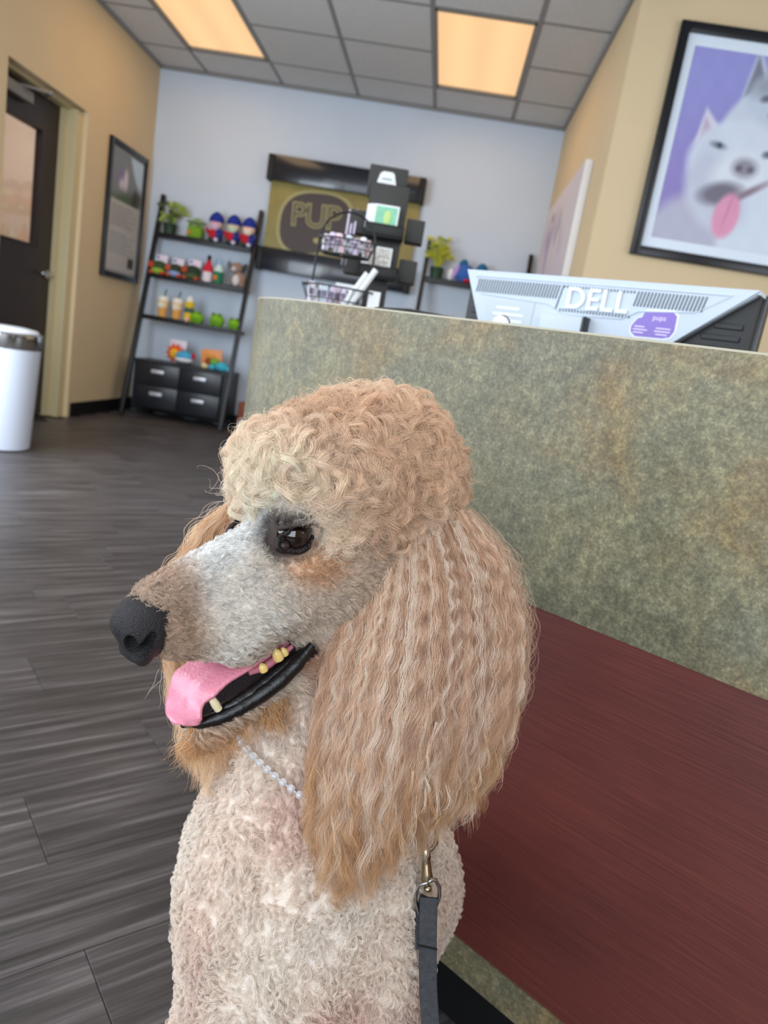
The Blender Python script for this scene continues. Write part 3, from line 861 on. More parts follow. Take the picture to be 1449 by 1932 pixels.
# row 2: turtle plushes with header cards
def turtle(px, label, shell, head, belly, sc=1.0):
    t = thing('turtle_plush', (sx_at(px, 1), ROWY[1] - 0.03, ROWZ[1]), label, 'plush toy', 'turtle plushes on the second shelf')
    b = MB(); b.ball((0, 0, 0.060 * sc), (0.066 * sc, 0.05, 0.052 * sc)); b.build('shell', plush_mat('shell' + str(shell[0]), shell), t)
    b = MB(); b.ball((0, -0.012, 0.030 * sc), (0.060 * sc, 0.05, 0.030 * sc)); b.build('belly', plush_mat('belly' + str(belly[2]), belly), t)
    b = MB(); b.ball((-0.052 * sc, -0.045, 0.070 * sc), (0.026 * sc, 0.026, 0.026 * sc)); hd_ = b.build('head', plush_mat('head' + str(head[0]), head), t)
    for s_ in (-1, 1):
        b = MB(); b.ball(((-0.052 + s_ * 0.010) * sc, -0.069, 0.078 * sc), (0.005, 0.004, 0.005), n=8); b.build('eye', m_monblk, hd_)
    for x, y in ((-0.045, -0.045), (0.045, -0.045), (-0.045, 0.02), (0.045, 0.02)):
        b = MB(); b.ball((x * sc, y, 0.014), (0.020, 0.022, 0.0135)); b.build('foot', plush_mat('head' + str(head[0]), head), t)
    b = MB(); b.box((0.0, 0.046, 0.130 * sc), (0.100 * sc, 0.004, 0.060), bev=0.001); hc = b.build('header_card', mat('header_card', (226, 214, 226), 0.5), t)
    b = MB(); b.box((-0.03 * sc, 0.0435, 0.140 * sc), (0.022, 0.001, 0.018)); b.build('card_print', mat('card_blue', (70, 96, 176), 0.5), hc, smooth=False)
turtle(292, 'orange-headed turtle plush with lime belly at the left end of the second shelf', (52, 78, 44), (200, 70, 44), (146, 176, 60))
turtle(324, 'turtle plush with pale blue belly, middle one on the second shelf', (44, 60, 40), (204, 88, 60), (136, 160, 208), 0.95)
turtle(356, 'dark turtle plush with brown-orange head, next to the red bottle toy', (40, 56, 42), (186, 84, 50), (70, 88, 50), 1.05)
def bottle(px, row, label, prof, bands, dy=0.0, nm='bottle_toy'):
    t = thing(nm, (sx_at(px, row), ROWY[row] + dy, ROWZ[row]), label, 'plush toy')
    for k, (z0, z1, c, pname) in enumerate(bands):
        pr = [(np.interp(z, [p[1] for p in prof], [p[0] for p in prof]) + 0.0004 * (k % 2), z) for z in np.linspace(z0, z1, 6)]
        b = MB(); b.lathe(pr, n=20); b.build(pname, plush_mat('b%d_%d_%d' % c, c), t)
    return t
bp_ = [(0.032, 0.0), (0.040, 0.01), (0.040, 0.11), (0.028, 0.14), (0.016, 0.165), (0.015, 0.22)]
bottle(385, 1, 'red and white bottle shaped toy with black cap on the second shelf', bp_, [(0, 0.085, (226, 214, 220), 'label'), (0.085, 0.175, (200, 36, 60), 'body'), (0.175, 0.215, (24, 24, 28), 'cap')], -0.03)
t = bottle(405, 1, 'green bottle shaped toy with pale blue cap on the second shelf', bp_, [(0, 0.10, (32, 120, 84), 'body'), (0.10, 0.15, (196, 220, 214), 'label'), (0.15, 0.205, (150, 186, 220), 'cap')], -0.03)
b = MB(); b.box((-0.012, -0.041, 0.05), (0.028, 0.004, 0.034), bev=0.001); b.build('orange_patch', plush_mat('orange', OR), t)
t = thing('dog_plush', (sx_at(441, 1), ROWY[1] - 0.03, ROWZ[1]), 'grey-brown plush dog with dark ears at the right end of the second shelf', 'plush toy')
b = MB(); b.ball((0.012, 0.0, 0.065), (0.062, 0.048, 0.066)); b.ball((-0.01, -0.005, 0.15), (0.05, 0.045, 0.046)); b.build('body', plush_mat('taupe', (142, 118, 106)), t)
b = MB(); b.ball((0.0, -0.040, 0.055), (0.032, 0.018, 0.044)); b.build('belly', plush_mat('pale', (206, 198, 196)), t)
b = MB(); b.ball((-0.028, -0.042, 0.14), (0.024, 0.022, 0.020)); m_ = b.build('muzzle', plush_mat('pale', (206, 198, 196)), t)
b = MB(); b.ball((-0.034, -0.062, 0.146), (0.007, 0.006, 0.006), n=10); b.build('nose', m_monblk, m_)
for s_, c in ((-1, (96, 92, 96)), (1, (56, 52, 56))):
    b = MB(); b.ball((-0.005 + s_ * 0.055, -0.015, 0.155), (0.020, 0.014, 0.045), rot=(0, 0.5 * s_, 0)); b.build('ear', plush_mat('ear%d' % c[0], c), t)
for s_ in (-1, 1):
    b = MB(); b.ball((s_ * 0.05, -0.03, 0.025), (0.026, 0.036, 0.024)); b.build('paw', plush_mat('greyp', (122, 120, 124)) if s_ < 0 else plush_mat('taupe', (142, 118, 106)), t)
# row 3
cup_prof = [(0.030, 0.0), (0.032, 0.004), (0.045, 0.14), (0.047, 0.146), (0.044, 0.155), (0.036, 0.172), (0.012, 0.178)]
for px, lb in ((298, 'iced coffee cup toy with white lid at the left end of the third shelf'), (325, 'iced coffee cup toy with white lid beside the yellow bottle toy')):
    t = thing('coffee_cup_toy', (sx_at(px, 2), ROWY[2] - 0.03, ROWZ[2]), lb, 'plush toy', 'coffee cup toys on the third shelf')
    for z0, z1, c, pname in ((0, 0.085, (222, 160, 84), 'cup'), (0.085, 0.142, (236, 206, 160), 'cup_top'), (0.142, 0.178, (226, 226, 222), 'lid')):
        pr = [(np.interp(z, [p[1] for p in cup_prof], [p[0] for p in cup_prof]), z) for z in np.linspace(z0, z1, 6)]
        b = MB(); b.lathe(pr, n=22); b.build(pname, plush_mat('c%d_%d' % (c[0], c[2]), c), t)
    b = MB(); b.cyl((0.0, -0.0415, 0.10), 0.021, 0.006, rot=(PI / 2 + 0.09, 0, 0)); b.build('round_badge', plush_mat('offwhite', (224, 222, 206)), t)
    b = MB(); b.cyl((0.012, 0, 0.20), 0.006, 0.06, rot=(0, 0.25, 0), n=10); b.build('straw', plush_mat('straw', (30, 110, 78)), t)
t = bottle(348, 2, 'yellow bottle shaped toy with white top beside the coffee cups', [(0.034, 0), (0.040, 0.02), (0.036, 0.10), (0.040, 0.15), (0.026, 0.18), (0.02, 0.205)], [(0, 0.075, (222, 186, 50), 'body'), (0.075, 0.115, (70, 96, 84), 'band'), (0.115, 0.165, (216, 184, 48), 'body_top'), (0.165, 0.205, (222, 226, 226), 'cap')], -0.03)
def frog_ball(px, r, label):
    t = thing('frog_ball_toy', (sx_at(px, 2), ROWY[2] - 0.05, ROWZ[2]), label, 'plush toy', 'round green frog toys on the third shelf')
    b = MB(); b.ball((0, 0, r * 0.88), (r, r * 0.9, r * 0.88)); b.build('body', plush_mat('lime', (116, 172, 30)), t)
    for s_ in (-1, 1):
        b = MB(); b.ball((s_ * r * 0.45, -r * 0.4, r * 1.62), (r * 0.24, r * 0.22, r * 0.24)); e = b.build('eye_bump', plush_mat('limedark', (92, 142, 28)), t)
        b = MB(); b.ball((s_ * r * 0.45, -r * 0.60, r * 1.64), (r * 0.10, r * 0.06, r * 0.10), n=8); b.build('pupil', m_monblk, e)
        b = MB(); b.ball((s_ * r * 0.6, -r * 0.65, r * 0.16), (r * 0.3, r * 0.34, r * 0.155)); b.build('foot', plush_mat('limedark', (92, 142, 28)), t)
    b = MB(); b.tube([(r * 0.5 * math.sin(a), -r * 0.9 * math.cos(a * 0.62) , r * 0.75 - 0.006 * math.cos(a * 1.5)) for a in np.linspace(-0.9, 0.9, 9)], 0.0025, n=6); b.build('mouth', plush_mat('darkgreen', (30, 70, 50)), t)
    return t
frog_ball(366, 0.054, 'round lime frog toy closest to the yellow bottle on the third shelf')
frog_ball(404, 0.060, 'largest round lime frog toy, middle of the three on the third shelf')
frog_ball(437, 0.052, 'round lime frog toy at the right end of the third shelf')
t = thing('small_ball_toy', (sx_at(350, 2), ROWY[2] - 0.085, ROWZ[2]), 'tiny pink and white ball toy in front of the yellow bottle toy', 'plush toy')
b = MB(); b.ball((0, 0, 0.018), (0.018, 0.018, 0.018)); b.build('ball', plush_mat('pink', (232, 160, 160)), t)
b = MB(); b.ball((0, -0.012, 0.022), (0.009, 0.009, 0.009)); b.build('spot', plush_mat('white', (222, 220, 224)), t)
# row 4
t = thing('sun_plush', (sx_at(318, 3), ROWY[3] + 0.02, ROWZ[3]), 'orange sun shaped plush with yellow face on the drawer cabinet', 'plush toy')
for k in range(10):
    a = 2 * PI * k / 10; b = MB(); b.cyl((0.062 * math.cos(a), 0, 0.082 + 0.062 * math.sin(a)), 0.02, 0.036, r2=0.003, n=10, rot=(0, PI / 2 - a, 0)); b.build('ray', plush_mat('orange2', (224, 88, 36)), t)
b = MB(); b.ball((0, 0, 0.082), (0.062, 0.028, 0.062)); b.build('rim_body', plush_mat('orange2', (224, 88, 36)), t)
b = MB(); b.ball((0, -0.012, 0.080), (0.042, 0.024, 0.042)); b.build('face', plush_mat('yellow', (232, 176, 50)), t)
b = MB(); b.box((0.01, 0.034, 0.155), (0.14, 0.004, 0.07), bev=0.001); b.build('header_card', mat('header_card', (226, 214, 226), 0.5), t)
t = thing('ball_plush', (sx_at(341, 3), ROWY[3] - 0.04, ROWZ[3]), 'round blue and white plush with red fin beside the orange sun', 'plush toy')
b = MB(); b.ball((0, 0, 0.068), (0.070, 0.055, 0.05)); b.build('top', plush_mat('skyblue', (76, 164, 204)), t)
b = MB(); b.ball((0, -0.004, 0.044), (0.074, 0.058, 0.026)); b.build('middle', plush_mat('white', (222, 220, 224)), t)
b = MB(); b.ball((0, 0, 0.026), (0.062, 0.052, 0.026)); b.build('base', plush_mat('grey', (84, 88, 98)), t)
b = MB(); b.ball((0.072, 0, 0.082), (0.020, 0.014, 0.026)); b.build('fin', plush_mat('red', (178, 26, 44)), t)
t = thing('toy_pack', (sx_at(387, 3), ROWY[3] + 0.03, ROWZ[3]), 'orange card backed toy pack with a brown round toy on the drawer cabinet', 'toy')
b = MB(); b.box((0, 0.01, 0.085), (0.175, 0.008, 0.15), bev=0.002, rot=(0.0, -0.10, 0)); b.build('backing_card', mat('orange_card', (232, 150, 84), 0.5), t)
b = MB(); b.ball((-0.01, -0.018, 0.06), (0.036, 0.024, 0.034)); b.build('round_toy', plush_mat('brown', (150, 70, 40)), t)
b = MB(); b.box((-0.012, -0.012, 0.104), (0.072, 0.012, 0.034), bev=0.004); b.build('toy_top', plush_mat('yellow2', (214, 150, 60)), t)
b = MB(); b.ball((-0.04, -0.02, 0.024), (0.034, 0.022, 0.023)); b.build('toy_base', plush_mat('cream', (230, 216, 160)), t)
t = thing('crab_plush', (sx_at(413, 3), ROWY[3] - 0.04, ROWZ[3]), 'turquoise plush with a green head lying at the right end of the cabinet top', 'plush toy')
b = MB(); b.ball((0.0, 0, 0.040), (0.055, 0.042, 0.038)); b.build('body', plush_mat('turq', (64, 176, 198)), t)
b = MB(); b.ball((-0.065, 0.0, 0.068), (0.034, 0.030, 0.030)); b.build('head', plush_mat('greenhead', (110, 170, 60)), t)
b = MB(); b.ball((-0.078, 0, 0.026), (0.030, 0.030, 0.025)); b.build('paw', plush_mat('turq', (64, 176, 198)), t)
b = MB(); b.ball((0.062, 0.0, 0.026), (0.040, 0.026, 0.022), rot=(0, 0.3, 0)); b.build('tail', plush_mat('turq2', (90, 190, 214)), t)
# right shelf toys
t = thing('whale_plush', (0.035, 6.06, ROWZ[0]), 'blue whale plush with lilac stripe on the shelf left of the monitor', 'plush toy')
b = MB(); b.ball((0.02, 0, 0.075), (0.085, 0.055, 0.075)); b.build('body', plush_mat('royal', (52, 98, 176)), t)
b = MB(); b.ball((-0.05, -0.03, 0.078), (0.022, 0.026, 0.062), rot=(0, 0.3, 0)); b.build('stripe', plush_mat('lilac', (176, 150, 214)), t)
b = MB(); b.ball((-0.085, -0.01, 0.052), (0.030, 0.035, 0.050)); b.build('nose', plush_mat('white', (222, 220, 224)), t)
b = MB(); b.ball((0.0, 0.01, 0.14), (0.035, 0.02, 0.050), rot=(0, 0.4, 0)); b.build('fin', plush_mat('teal', (30, 96, 140)), t)
b = MB(); b.ball((0.045, -0.05, 0.020), (0.030, 0.018, 0.014)); b.build('red_patch', plush_mat('red', (178, 26, 44)), t)
t = thing('tail_plush', (0.19, 6.08, ROWZ[0]), 'teal plush peeking over the top left corner of the monitor', 'plush toy')
b = MB(); b.ball((0.0, 0, 0.09), (0.055, 0.045, 0.09)); b.build('body', plush_mat('teal', (30, 96, 140)), t)
b = MB(); b.ball((0.0, -0.02, 0.03), (0.06, 0.05, 0.029)); b.build('base', plush_mat('royal', (52, 98, 176)), t)
# bag on the floor between shelf and counter
t = thing('paper_bag', (-1.505, 6.0, 0.005), 'brown-red bag with a pale front standing on the floor beside the ladder shelf', 'bag')
b = MB(); b.box((0, 0, 0.12), (0.16, 0.20, 0.235), bev=0.01); b.build('bag_body', mat('rust_paper', (128, 66, 44), 0.7, vary=0.15), t)
b = MB(); b.ball((0.0, -0.10, 0.06), (0.07, 0.05, 0.058)); b.build('pale_bundle', plush_mat('pale', (206, 198, 196)), t)

# ------------------------------------------------------------------ wall sign between two dark bars
m_navy = mat('glossy_navy_black', (26, 30, 40), 0.22, coat=0.3)
m_olive = mat('olive_brushed_board', (142, 130, 76), 0.45, vary=0.12, scale=7)
sg = thing('wall_sign', (-1.0, YB, 0), 'olive wall sign with a brown badge between two glossy dark bars', 'sign')
b = MB(); b.box((0.005, -0.035, 1.76), (1.215, 0.03, 0.60), bev=0.002); b.build('board', m_olive, sg)
for z0, z1, x0, x1 in ((2.015, 2.205, -0.635, 0.635), (1.325, 1.505, -0.64, 0.64)):
    b = MB(); b.box(((x0 + x1) / 2, -0.052, (z0 + z1) / 2), (x1 - x0 - 0.10, 0.10, z1 - z0), bev=0.006); bar = b.build('bar', m_navy, sg)
    for s_ in (-1, 1):
        b = MB(); b.box((s_ * (x1 - 0.025), -0.052, (z0 + z1) / 2), (0.05, 0.102, z1 - z0 + 0.002), bev=0.006); b.build('end_cap', mat('matt_black_cap', (8, 8, 9), 0.6), bar)
bc = Vector((-0.20, -0.052, 1.745))
def badge(k, y0, y1, nm, m, par):
    pts = []
    for i in range(48):
        a = 2 * PI * i / 48
        x = math.copysign(abs(math.cos(a)) ** 0.75, math.cos(a)) * 0.285 * k
        z = math.copysign(abs(math.sin(a)) ** 0.8, math.sin(a)) * 0.215 * k
        pts.append((x + 0.14 * z, z * (1.05 - 0.25 * x)))
    b = MB(); b.prism(pts, y1 - y0, rot=(PI / 2, -0.12, 0), c=(bc.x, y1, bc.z)); return b.build(nm, m, par)
badge(1.10, -0.060, -0.051, 'badge_rim', mat('badge_rim_olive', (160, 152, 100), 0.5), sg)
badge(1.0, -0.068, -0.060, 'badge_face', mat('badge_brown', (66, 56, 54), 0.55), sg)
text_part('badge_lettering', 'PUP', 0.25, mat('badge_letter_outline', (150, 142, 98), 0.5), sg, (bc.x - 0.0, -0.072, bc.z + 0.045), (PI / 2, -0.05, 0), ext=0.003, bold=0.008, spacing=0.92)
text_part('badge_lettering_fill', 'PUP', 0.25, mat('badge_letter_dark', (72, 64, 48), 0.5), sg, (bc.x - 0.0, -0.0765, bc.z + 0.045), (PI / 2, -0.05, 0), ext=0.001, bold=-0.004, spacing=0.92)
b = MB(); b.ball((bc.x + 0.08, -0.072, bc.z - 0.13), (0.08, 0.006, 0.03)); b.build('badge_scroll', mat('badge_rim_olive', (138, 130, 80), 0.5), sg)

# ------------------------------------------------------------------ framed prints
def painted_print(name, w_, h_, nx, ny, fn, parent, loc, rz):
    """flat print: colours of the printed picture stored on a fine grid"""
    u, v = np.meshgrid(np.linspace(0, 1, nx), np.linspace(0, 1, ny))
    col = fn(u, v)
    vs = np.stack([(u - 0.5) * w_, np.zeros_like(u), (v - 0.5) * h_], -1).reshape(-1, 3)
    idx = np.arange(nx * ny).reshape(ny, nx)
    fs = np.stack([idx[:-1, :-1], idx[:-1, 1:], idx[1:, 1:], idx[1:, :-1]], -1).reshape(-1, 4)
    me = bpy.data.meshes.new(name)
    me.vertices.add(len(vs)); me.vertices.foreach_set('co', vs.ravel())
    me.loops.add(fs.size); me.loops.foreach_set('vertex_index', fs.ravel().astype(np.int32))
    me.polygons.add(len(fs)); me.polygons.foreach_set('loop_start', np.arange(0, fs.size, 4, dtype=np.int32))
    me.update(); me.validate()
    ca = me.color_attributes.new('col', 'FLOAT_COLOR', 'POINT')
    c = np.ones((nx * ny, 4), np.float32); cc = np.clip(col.reshape(-1, 3) / 255.0, 0, 1)
    c[:, :3] = np.where(cc < 0.04045, cc / 12.92, ((cc + 0.055) / 1.055) ** 2.4)
    ca.data.foreach_set('color', c.ravel())
    me.materials.append(mat('printed_picture', attr='col', rough=0.35))
    o = link(bpy.data.objects.new(name, me), parent); o.location = loc; o.rotation_euler = (0, 0, rz)
    return o
def sm(d, e): return np.clip(0.5 - d / (2 * e), 0, 1)
def ell(u, v, cx, cy, rx, ry, a=0.0, soft=0.02):
    x, y = u - cx, v - cy
    X, Y = x * math.cos(a) + y * math.sin(a), -x * math.sin(a) + y * math.cos(a)
    d = (np.sqrt((X / rx) ** 2 + (Y / ry) ** 2) - 1) * min(rx, ry)
    return sm(d, soft)
def tri(u, v, pts, soft=0.012):
    d = -np.ones_like(u) * 9
    n = len(pts)
    ar = sum(pts[i][0] * pts[(i + 1) % n][1] - pts[(i + 1) % n][0] * pts[i][1] for i in range(n))
    for i in range(n):
        (x0, y0), (x1, y1) = pts[i], pts[(i + 1) % n]
        ex, ey = x1 - x0, y1 - y0; l = math.hypot(ex, ey)
        s_ = ((u - x0) * ey - (v - y0) * ex) / l * (1 if ar > 0 else -1)
        d = np.maximum(d, s_)
    return sm(d, soft)
def put(c, m, rgb, a=1.0):
    m = (m * a)[..., None]
    return c * (1 - m) + np.array(rgb, float) * m
def dog_poster(u, v):
    u = (u - 0.0) * 1.06 + 0.02; v = (v - 0.0) * 0.94 - 0.02
    # u: 0..1 across, v: 0 bottom..1 top; ratio about 0.74
    c = np.zeros(u.shape + (3,)) + np.array([146, 146, 206.])
    c = put(c, sm(v - 0.30, 0.4), (138, 112, 170), 0.75); c = put(c, sm(0.45 - u, 0.5) * sm(v - 0.5, 0.3), (104, 78, 138), 0.6)
    n = (np.sin(u * 37 + v * 11) * np.sin(v * 29 - u * 7)) * 3
    # husky pup on top
    U = u + 0.24
    for (p, rgb) in (([(0.66, 0.66), (0.72, 0.96), (0.86, 0.80)], (186, 194, 214)), ([(0.69, 0.72), (0.73, 0.92), (0.82, 0.79)], (120, 124, 140)), ([(1.0, 0.80), (1.14, 0.96), (1.16, 0.66)], (186, 194, 214))):
        c = put(c, tri(U, v, p), rgb)
    c = put(c, ell(U, v, 0.80, 0.54, 0.24, 0.20, 0.4), (196, 204, 218)); c = put(c, ell(U, v, 0.91, 0.72, 0.19, 0.13), (190, 200, 216)); c = put(c, ell(U, v, 0.84, 0.785, 0.11, 0.05, 0.2, 0.03), (140, 146, 160), 0.8)
    c = put(c, ell(U, v, 0.94, 0.79, 0.03, 0.08), (214, 222, 232)); c = put(c, ell(U, v, 0.85, 0.725, 0.035, 0.016, 0.2, 0.01), (96, 100, 116)); c = put(c, ell(U, v, 1.02, 0.71, 0.03, 0.016, 0.0, 0.01), (96, 100, 116)); c = put(c, ell(U, v, 0.94, 0.655, 0.04, 0.026, 0, 0.012), (92, 92, 108))
    # big white dog
    c = put(c, ell(u, v, 0.56, -0.06, 0.64, 0.34, 0.0, 0.03), (176, 176, 196)); c = put(c, ell(u, v, 0.82, 0.04, 0.32, 0.34, -0.2, 0.03), (202, 212, 226))
    c = put(c, tri(u, v, [(0.17, 0.46), (0.205, 0.645), (0.36, 0.54)]), (206, 206, 222)); c = put(c, tri(u, v, [(0.20, 0.48), (0.215, 0.60), (0.29, 0.535)]), (176, 146, 168), 0.7)
    c = put(c, tri(u, v, [(0.80, 0.54), (0.99, 0.66), (0.94, 0.44)]), (206, 206, 222))
    c = put(c, ell(u, v, 0.48, 0.42, 0.33, 0.19, 0.1, 0.02), (204, 212, 226)); c = put(c, ell(u, v, 0.42, 0.24, 0.26, 0.17, -0.4, 0.03), (192, 196, 212)); c = put(c, ell(u, v, 0.30, 0.36, 0.09, 0.13, 0, 0.06), (184, 188, 206), 0.6)
    c = put(c, ell(u, v, 0.57, 0.35, 0.22, 0.11, 0.1, 0.03), (212, 218, 228)); c = put(c, ell(u, v, 0.45, 0.245, 0.15, 0.055, 0.15, 0.02), (112, 108, 124)); c = put(c, ell(u, v, 0.64, 0.265, 0.15, 0.018, 0.45, 0.012), (132, 116, 130))
    c = put(c, ell(u, v, 0.53, 0.14, 0.095, 0.115, -0.25, 0.015), (214, 146, 176)); c = put(c, ell(u, v, 0.535, 0.17, 0.008, 0.06, -0.2, 0.01), (186, 118, 150), 0.8)
    c = put(c, ell(u, v, 0.58, 0.385, 0.085, 0.045, 0.0, 0.02), (140, 136, 150)); c = put(c, ell(u, v, 0.54, 0.38, 0.022, 0.014, 0.0, 0.01), (92, 88, 104)); c = put(c, ell(u, v, 0.625, 0.38, 0.022, 0.014, 0.0, 0.01), (92, 88, 104))
    c = put(c, ell(u, v, 0.35, 0.475, 0.05, 0.015, -0.1, 0.01), (110, 116, 130)); c = put(c, ell(u, v, 0.72, 0.465, 0.034, 0.016, 0.1, 0.01), (96, 100, 116)); c = put(c, ell(u, v, 0.36, 0.476, 0.016, 0.012, 0, 0.006), (60, 66, 82))
    return c + n[..., None] * 0.5
m_frame = mat('black_satin_frame', (20, 21, 26), 0.3)
pw_, ph_ = 0.86, 1.052
pic = thing('framed_poster', (0.826 + pw_ / 2, YN, 2.03), 'large black framed poster of a white dog and a husky pup on lilac', 'picture')
b = MB()
fwd = 0.045
for (cx, cz, dx, dz) in ((-(pw_ - fwd) / 2, 0, fwd, ph_), ((pw_ - fwd) / 2, 0, fwd, ph_), (0, (ph_ - fwd) / 2, pw_ - 2 * fwd, fwd), (0, -(ph_ - fwd) / 2, pw_ - 2 * fwd, fwd)):
    b.box((cx, -0.016, cz), (dx, 0.030, dz), bev=0.004)
b.build('frame', m_frame, pic)
b = MB(); b.box((0, -0.010, 0), (pw_ - 2 * fwd, 0.004, ph_ - 2 * fwd)); b.build('mat_board', mat('white_mat_board', (216, 226, 238), 0.5), pic, smooth=False)
painted_print('print', pw_ - 2 * fwd - 0.085, ph_ - 2 * fwd - 0.10, 170, 220, dog_poster, pic, (0, -0.0135, 0), 0)

def notice(u, v):
    c = np.zeros(u.shape + (3,)) + np.array([118, 122, 124.])
    c = put(c, sm(v - 0.60, 0.01), (186, 184, 182))
    up = sm(0.60 - v, 0.01)
    c = put(c, up * ell(u, v, 0.82, 0.98, 0.35, 0.16, -0.6, 0.03), (186, 206, 222)); c = put(c, up * ell(u, v, 0.28, 0.80, 0.10, 0.08, 0.3, 0.03), (128, 104, 150), 0.8)
    c = put(c, up * ell(u, v, 0.45, 0.78, 0.07, 0.09, 0, 0.03), (220, 208, 214), 0.9); c = put(c, up * ell(u, v, 0.32, 0.74, 0.06, 0.04, 0, 0.03), (226, 214, 230), 0.9)
    c = put(c, up * ell(u, v, 0.5, 0.62, 0.6, 0.06, 0.1, 0.03), (78, 92, 60), 0.9); c = put(c, up * ell(u, v, 0.80, 0.66, 0.10, 0.08, 0, 0.03), (60, 50, 52), 0.9)
    for k in range(20):
        vv = 0.555 - k * 0.021
        if k in (9, 10): continue
        wob = 0.75 + 0.15 * math.sin(k * 2.7)
        c = put(c, sm(abs(v - vv) - 0.004, 0.004) * sm(u - wob, 0.02) * sm(0.08 - u, 0.01), (120, 118, 118), 0.7)
    c = put(c, sm(abs(v - 0.09) - 0.045, 0.008) * sm(abs(u - 0.82) - 0.10, 0.01), (58, 58, 62))
    return c
nw, nh = 0.655, 0.965
nt_ = thing('framed_notice', (XL, 5.735, 1.525), 'black framed notice with a photo and printed text on the tan left wall', 'picture', rz=PI / 2)
b = MB()
for (cx, cz, dx, dz) in ((-(nw - 0.04) / 2, 0, 0.04, nh), ((nw - 0.04) / 2, 0, 0.04, nh), (0, (nh - 0.04) / 2, nw - 0.08, 0.04), (0, -(nh - 0.04) / 2, nw - 0.08, 0.04)):
    b.box((cx, -0.014, cz), (dx, 0.026, dz), bev=0.003)
b.build('frame', m_frame, nt_)
b = MB(); b.box((0, -0.008, 0), (nw - 0.08, 0.004, nh - 0.08)); b.build('mat_board', mat('grey_mount', (150, 150, 152), 0.5), nt_, smooth=False)
painted_print('print', nw - 0.12, nh - 0.12, 110, 160, notice, nt_, (0, -0.0115, 0), 0)

def canvas_fn(u, v):
    c = np.zeros(u.shape + (3,)) + np.array([206, 190, 192.])
    c = put(c, sm(v - 0.35, 0.3), (196, 186, 200), 0.6)
    for cx, cy, rx, ry, a, rgb in ((0.30, 0.45, 0.035, 0.30, 0.12, (126, 104, 160)), (0.38, 0.62, 0.03, 0.18, -0.3, (120, 98, 150)), (0.22, 0.60, 0.03, 0.14, 0.3, (150, 120, 160)), (0.52, 0.55, 0.03, 0.10, 0.1, (120, 100, 120)), (0.56, 0.72, 0.02, 0.06, 0, (110, 92, 100)), (0.60, 0.60, 0.02, 0.05, 0, (110, 92, 100)), (0.12, 0.55, 0.02, 0.10, 0, (170, 120, 130)), (0.30, 0.80, 0.04, 0.04, 0, (90, 72, 80)), (0.72, 0.40, 0.05, 0.16, 0.2, (186, 168, 178))):
        c = put(c, ell(u, v, cx, cy, rx, ry, a, 0.02), rgb, 0.85)
    return c
cvh, cvw = 0.62, 1.42
cv = thing('canvas_print', (XR, 5.03, 1.72), 'pale lilac canvas print with white edges hung on the right wall', 'picture', rz=-PI / 2)
b = MB(); b.box((0, -0.024, 0), (cvw, 0.044, cvh), bev=0.004); b.build('stretched_canvas', mat('canvas_edge', (226, 222, 220), 0.7), cv)
painted_print('print', cvw - 0.012, cvh - 0.012, 120, 70, canvas_fn, cv, (0, -0.0475, 0), 0)
for x in (-0.5, 0.5):
    b = MB(); b.box((x, -0.006, -cvh / 2 - 0.012), (0.03, 0.010, 0.03), bev=0.002); b.build('hanging_clip', m_grid, cv)

# ------------------------------------------------------------------ trash can
tc_ = thing('trash_can', (-2.245, 3.70, 0.005), 'white round waste bin with a chrome collar beside the dark door', 'trash can')
b = MB(); b.lathe([(0.130, 0.0), (0.138, 0.004), (0.165, 0.525), (0.165, 0.53)], n=48); b.build('bin_body', mat('white_powder_coat', (205, 212, 226), 0.3, coat=0.3), tc_)
b = MB(); b.lathe([(0.167, 0.53), (0.169, 0.533), (0.170, 0.605), (0.164, 0.612), (0.150, 0.614), (0.148, 0.54), (0.150, 0.532)], n=48); b.build('chrome_collar', mat('polished_chrome', (225, 225, 225), 0.12, metal=1.0), tc_)
b = MB(); b.lathe([(0.148, 0.606), (0.152, 0.616), (0.140, 0.628), (0.08, 0.636), (0.0, 0.638)], n=48); b.build('lid', mat('white_lid', (214, 218, 226), 0.3), tc_)

# ------------------------------------------------------------------ card display and wire baskets (2 m away)
K = 2.0 / F_PX
m_rack = mat('charcoal_cardboard', (52, 52, 50), 0.65, vary=0.1, scale=10)
m_rackb = mat('black_pocket', (14, 14, 15), 0.5)
m_paper = mat('white_card', (222, 224, 226), 0.6)
ZB = 0.8745
base = W(703, 578, 2.03)
BX, BY = float(base[0]), float(base[1])
rk = thing('card_display', (BX, BY, ZB), 'tall charcoal card display with pockets on all sides behind the counter', 'display rack', rz=0.06)
def at2(px, py, d=2.0): 
    p = W(px, py, d); return float(p[0] - BX), float(p[1] - BY), float(p[2] - ZB)
def rbox(name, x, y, z, dx, dy, dz, m, par=rk, bev=0.003, rot=(0, 0, 0)):
    b = MB(); b.box((x, y, z), (dx, dy, dz), bev=bev, rot=rot); return b.build(name, m, par)
zt = at2(725, 330)[2]
rbox('base_plate', 0.01, 0.0, 0.008, 0.15, 0.15, 0.016, m_rackb)
rbox('column', 0.0, 0.0, zt * 0.40, 0.062, 0.062, zt * 0.80 - 0.01, m_rack)
z1 = at2(727, 352)[2]
rbox('header_panel', -0.012, 0.0, z1, 0.105, 0.012, 0.085, m_rack)
b = MB(); b.prism([(-0.024, -0.018), (0.024, -0.02), (0.026, -0.008), (0.018, 0.018), (0.012, 0.022), (-0.012, 0.022), (-0.020, 0.016), (-0.026, -0.006)], 0.002, rot=(PI / 2, 0, 0), c=(-0.014, -0.0065, z1 + 0.006))
bd = b.build('white_badge', m_paper, rk)
b = MB(); b.box((-0.014, -0.0090, z1 + 0.009), (0.026, 0.0005, 0.0035)); b.build('faint_print', mat('badge_teal', (130, 150, 150), 0.5), bd, smooth=False)
